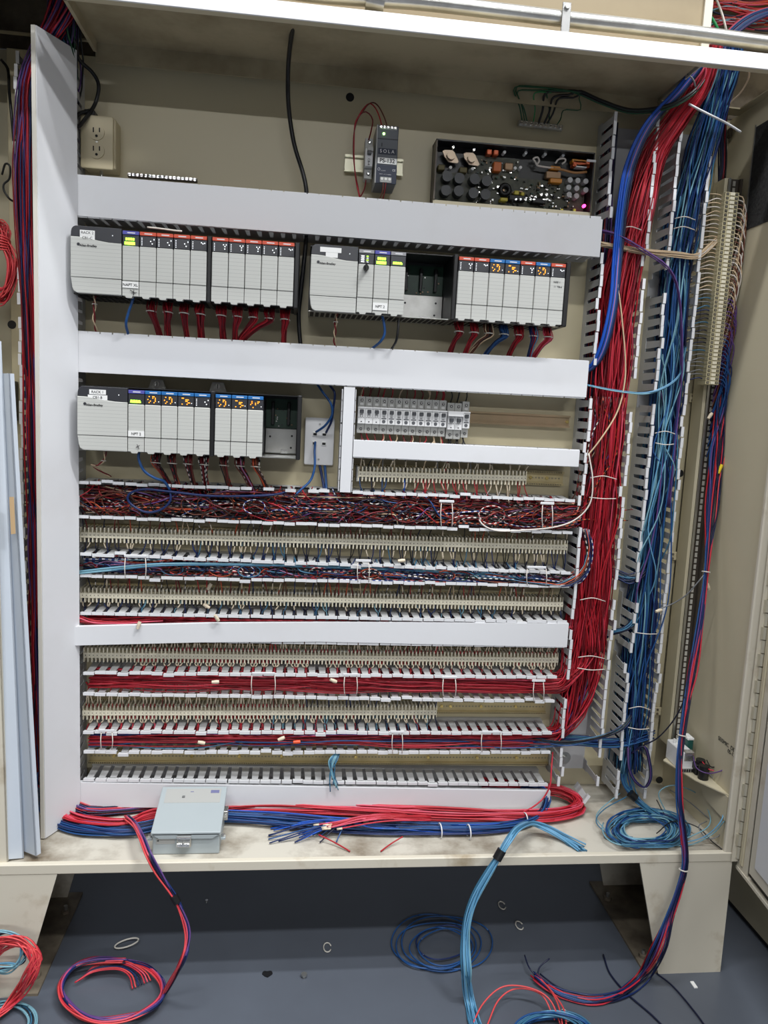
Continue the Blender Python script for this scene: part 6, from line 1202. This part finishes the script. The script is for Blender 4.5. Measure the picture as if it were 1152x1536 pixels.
for k in range(4): MB().wires(smooth_path([X(945+k, 1130, -0.09), X(965+k, 1120, -0.105), X(973+k, 1145, -0.11), X(974+k, 1168, -0.115), X(965+k, 1181, -0.115), X(950+k, 1170, -0.115), X(942+k, 1150, -0.11), X(940+k*2, 1120, -0.095)], 36), 0.0019, WC[['navy', 'purple', 'navy', 'blue_deep'][k]], 6).obj('strand', t, fix=False)
cable('navy_wire', 'navy wire hanging from the blue duct to the right bundle', [X(965, 1118, -0.11), X(985, 1108, -0.13), X(1003, 1090, -0.18), X(1018, 1068, -0.22), X(1028, 1045, -0.235)], 0.0018, WC['navy'], 24, 6, 'wire')
cable('grey_wire', 'grey wire with a beige connector joining duct and right bundle', [X(988, 914, -0.11), X(1010, 905, -0.12), X(1030, 892, -0.14), X(1048, 872, -0.155), X(1056, 862, -0.155)], 0.0017, WC['grey'], 24, 6, 'wire')
t = thing('relay_wires', 'dark and red wires looping around the shelf relay module', 'wires', (1.0, -0.2, 0.45))
for pts, m in (([X(1040, 1135, -0.17), X(1045, 1152, -0.2), X(1062, 1160, -0.22), X(1082, 1156, -0.24), X(1090, 1147, -0.23)], 'purple'), ([X(1053, 1142, -0.18), X(1062, 1153, -0.21), X(1071, 1156, -0.22)], 'red_bright'), ([X(1077, 1150, -0.21), X(1085, 1145, -0.22), X(1092, 1143, -0.22)], 'red'), ([X(1060, 1140, -0.18), X(1066, 1150, -0.2), X(1076, 1150, -0.21)], 'black'), ([X(1063, 1160, -0.2), X(1075, 1175, -0.21), X(1083, 1200, -0.22), X(1084, 1222, -0.23)], 'grey')): MB().wires(smooth_path(pts, 22), 0.0014, WC[m], 6).obj('wire', t, fix=False)
# ---- wires above the top plate
b = MB()
for k in range(46):
    y_ = rng.uniform(-30, 40); b.wires(smooth_path([X(1058, y_+rng.uniform(-8, 8), -0.12), X(1090, y_+rng.uniform(-8, 8), -0.14), X(1130, y_+rng.uniform(-10, 10), -0.15), X(1175, y_+rng.uniform(-14, 14), -0.15)], 16), 0.0022, pick({'navy': 3, 'red': 4, 'red_dark': 4, 'orange': 2, 'black': 2, 'pale_teal': 1.5, 'pink': 1.5, 'purple': 1}, 1), 5)
for k in range(18):
    j = rng.uniform(-6, 6); b.wires(smooth_path([X(1080+j, 75+j, -0.16), X(1105+j, 45+j, -0.17), X(1135+j, 25+j, -0.175), X(1175, 12+j, -0.175)], 18), 0.0025, pick({'blue': 4, 'blue_deep': 3, 'teal': 2, 'pink': 1}, 1), 5)
o = b.obj('wireway_wires', fix=False); tag(o, 'mixed wires filling the open end of the wireway above the cabinet', 'wires', kind='stuff')
cable('green_wire', 'thick green wire dropping into the cabinet top right', [X(1040, -8, -0.18), X(1055, 12, -0.19), X(1068, 28, -0.19), X(1077, 45, -0.19), X(1079, 60, -0.18)], 0.0032, WC['green_bright'], 24, 8, 'wire')
cable('white_wire', 'white wire dropping into the cabinet top right', [X(1072, -8, -0.185), X(1082, 18, -0.19), X(1088, 40, -0.19), X(1092, 62, -0.18)], 0.0024, WC['white'], 20, 8, 'wire')
cable('white_wire', 'white wire curving below the top lip at the right', [X(1124, 104, -0.2), X(1122, 120, -0.18), X(1110, 140, -0.15), X(1095, 155, -0.12), X(1083, 170, -0.11)], 0.002, WC['beige'], 24, 8, 'wire')
# white strap ties holding the wires at the top right
o = MB().wires(smooth_path([X(1033, 156, -0.13), X(1050, 165, -0.135), X(1072, 176, -0.135), X(1090, 185, -0.13), X(1111, 198, -0.125)], 20), 0.0026, PVC, 6).obj('cable_tie', fix=False); tag(o, 'long white cable tie across the blue wires at the top right', 'cable tie', 'white cable ties')
b = MB().wires(smooth_path([X(1018, 100, -0.16), X(1038, 117, -0.17), X(1043, 130, -0.16)], 14), 0.0018, WC['grey'], 6); o = b.obj('grey_wire', fix=False); tag(o, 'grey wire end by the ceiling hole at the top right', 'wire')
cable('red_wire', 'pink wire loop by the ceiling hole at the top right', [X(1036, 130, -0.15), X(1050, 112, -0.165), X(1058, 100, -0.17), X(1057, 115, -0.165), X(1045, 135, -0.15)], 0.002, WC['pink'], 24, 6, 'wire')
# ---- tie straps across the ducts
def strap(x, y0, y1, w, label, Y=-0.109, m=None):
    pts = [X(x-w/2, y0, Y+0.004), X(x-w/2-1, (y0+y1)/2, Y-0.004), X(x-w/2, y1, Y+0.004)]; pt2 = [X(x+w/2, y0, Y+0.004), X(x+w/2+1, (y0+y1)/2, Y-0.004), X(x+w/2, y1, Y+0.004)]
    t = thing('tie_strap', label, 'cable tie', pts[0], 'looped tie straps across the ducts')
    for p in (pts, pt2): MB().wires(smooth_path(p, 10), 0.0012, m or WC['white'], 6).obj('strand', t, fix=False)
    q = np.array(X(x, y0-2, Y+0.002)); MB().box(q-np.array([0.010+w*0.0005, 0.001, 0.003]), q+np.array([0.010+w*0.0005, 0.001, 0.003]), PVC, 0.0008).obj('buckle', t)
for a_ in ((203, 836, 868, 30, 'tie strap across the second tangled duct near its left end'), (545, 843, 873, 16, 'tie strap across the second tangled duct near its middle'), (805, 853, 878, 28, 'tie strap across the second tangled duct near its right end'), (670, 754, 790, 16, 'tie strap across the dark striped wires near the middle'), (821, 757, 793, 14, 'tie strap across the dark striped wires near the right end'), (395, 1012, 1042, 34, 'tie strap across the red duct left of centre'), (526, 1014, 1042, 18, 'tie strap across the red duct at centre'), (674, 1018, 1045, 18, 'tie strap across the red duct right of centre'), (808, 1023, 1052, 14, 'tie strap across the red duct at its right end'), (160, 1098, 1124, 16, 'tie strap across the red and blue duct at its left end'), (596, 1100, 1130, 14, 'tie strap across the red and blue duct at centre'), (737, 1100, 1128, 28, 'tie strap across the red and blue duct at its right end')): strap(*a_)
def hstrap(x0_, x1_, y, label, dy=-3, Y=-0.112):
    o = MB().wires(smooth_path([X(x0_, y, Y+0.012), X((x0_+x1_)/2, y+dy, Y), X(x1_, y+2, Y+0.012)], 14), 0.0012, WC['white'], 6).obj('tie_strap', fix=False); tag(o, label, 'cable tie', 'looped tie straps across the ducts')
for a_ in ((885, 925, 717, 'tie strap across the red bundle beside the short terminal row'), (884, 924, 746, 'lower tie strap across the red bundle below the short terminal row', 2), (870, 908, 900, 'tie strap across the red bundle beside the second terminal row'), (867, 907, 986, 'tie strap across the red bundle beside the third terminal row', -2), (866, 907, 1002, 'lower tie strap across the red bundle beside the third terminal row', 3), (982, 1015, 650, 'tie strap across the blue bundle, upper of the close pair'), (981, 1014, 664, 'tie strap across the blue bundle, lower of the close pair', 3), (955, 986, 949, 'tie strap across the blue bundle beside the warped cover', 2), (943, 976, 1063, 'tie strap across the blue bundle near its foot'), (942, 974, 1091, 'lowest tie strap across the blue bundle', 3), (1012, 1043, 328, 'tie strap across the upper blue bundle'), (1010, 1042, 343, 'second tie strap across the upper blue bundle'), (930, 962, 343, 'tie strap across the upper red bundle')): hstrap(*a_)
# ---- pale crimp connectors and clips
def nut(x, y, Y, ang, label, L=0.017, r=0.0046, m=None, tail=None):
    q = np.array(X(x, y, Y)); d_ = np.array([math.cos(math.radians(ang)), 0.15, math.sin(math.radians(ang))]); d_ /= np.linalg.norm(d_)
    o = MB().cyl(q-d_*L*0.5, q+d_*L*0.1, r*0.75, m or MARK, 10, r).cyl(q+d_*L*0.1, q+d_*L*0.5, r, m or MARK, 10, r*0.85).obj('wire_connector'); tag(o, label, 'connector', 'pale wire connectors'); return o
for a_ in ((208, 938, -0.118, 75, 'pale wire connector hanging over the left end of the warped cover'), (325, 927, -0.114, -60, 'pale wire connector resting on the upper edge of the warped cover'), (310, 909, -0.07, 150, 'pale wire connector below the second terminal row'), (323, 1023, -0.108, 0, 'pale wire connector on the red duct left of centre'), (500, 1021, -0.108, -25, 'pale wire connector on the red duct at centre'), (302, 1114, -0.108, -15, 'pale wire connector on the red and blue duct near the left'), (422, 1108, -0.108, 20, 'pale wire connector on the red and blue duct left of centre'), (988, 916, -0.112, 15, 'pale wire connector on the grey wire over the blue duct'), (1062, 880, -0.16, -65, 'pale wire connector hanging from the right bundle tie'), (1065, 624, -0.09, 55, 'pale wire connector below the upright terminal column'), (602, 841, -0.108, 5, 'pale flat clip on the edge above the second tangled duct'), (314, 880, -0.07, 60, 'pale pink clip above the second terminal row')): nut(*a_)
o = nut(445, 1113, -0.108, 0, 'orange wire connector on the red and blue duct', m=mat('orange_connector', srgb(222, 80, 40), 0.4))
# bundle of teal ends hanging out above the bare rail
b = MB()
for k in range(7): b.wires(smooth_path([X(510-k, 1128, -0.09), X(505-k*2, 1142, -0.105), X(500+rng.uniform(-6, 8), 1160, -0.107), X(502+rng.uniform(-8, 6), 1182+rng.uniform(-8, 6), -0.11)], 16), 0.0014, pick({'pale_teal': 3, 'teal': 2}, 1), 6)
o = b.obj('loose_teal_ends', fix=False); tag(o, 'loose teal wire ends hanging over the bare yellow rail', 'wires')
# ---- floor litter
for (x, y, l) in ((491, 1421, 'cut white tie loop on the floor left of the blue coil'), (753, 1358, 'cut white tie loop on the floor under the sill, upper right'), (779, 1388, 'cut white tie loop on the floor right of the pale blue bundle'), (848, 1523, 'white tie loop on the floor by the pale blue coil')):
    q = np.array(FZ(x, y, 0.003)); a = np.linspace(0.3, 5.8, 20); pts = np.stack([q[0]+0.009*np.cos(a), q[1]+0.016*np.sin(a), q[2]+0*a], 1); o = MB().wires(pts, 0.0016, PVCY, 6).obj('cut_cable_tie', fix=False); tag(o, l, 'cable tie', 'cut cable ties on the floor')
q = np.array(FZ(190, 1417, 0.004)); a = np.linspace(0.0, 6.2, 24); o = MB().wires(np.stack([q[0]+0.026*np.cos(a), q[1]+0.014*np.sin(a)+0.3*0.02*np.cos(a), q[2]+0.004+0.003*np.cos(a)], 1), 0.002, PVCY, 6).obj('cut_cable_tie', fix=False); tag(o, 'large white tie loop on the floor behind the red coil', 'cable tie', 'cut cable ties on the floor')
q = np.array(FZ(456, 1466, 0.0)); o = MB().cyl(q, q+np.array([0, 0, 0.005]), 0.0045, STEEL, 8).cyl(q+np.array([0, 0, 0.005]), q+np.array([0, 0, 0.009]), 0.007, STEEL, 10).obj('screw'); tag(o, 'small metal screw lying on the floor', 'screw')
q = np.array(FZ(401, 1461, 0.0)); o = MB().prism([(q[0]+0.012*math.cos(a), q[1]+0.009*math.sin(a)*(1+.3*math.sin(3*a))) for a in np.linspace(0, 5.9, 12)], 0.0, 0.002, BLK, 'z').obj('debris'); tag(o, 'flat black speck of debris on the floor', 'debris')
q = np.array(FZ(1041, 1478, 0.0)); o = MB().box(q+np.array([-0.005, -0.01, 0]), q+np.array([0.004, 0.01, 0.003]), LABELW, 0.0005).obj('paper_scrap'); tag(o, 'tiny white paper scrap on the floor at the right', 'paper scrap')
q = np.array(FZ(709, 1480, 0)) ; q = np.array(FZ(310, 1353, 0.0)); o = MB().cyl(q, q+np.array([0, 0, 0.006]), 0.004, STEELB, 8).obj('nut'); tag(o, 'tiny shiny nut on the floor under the cabinet', 'nut')
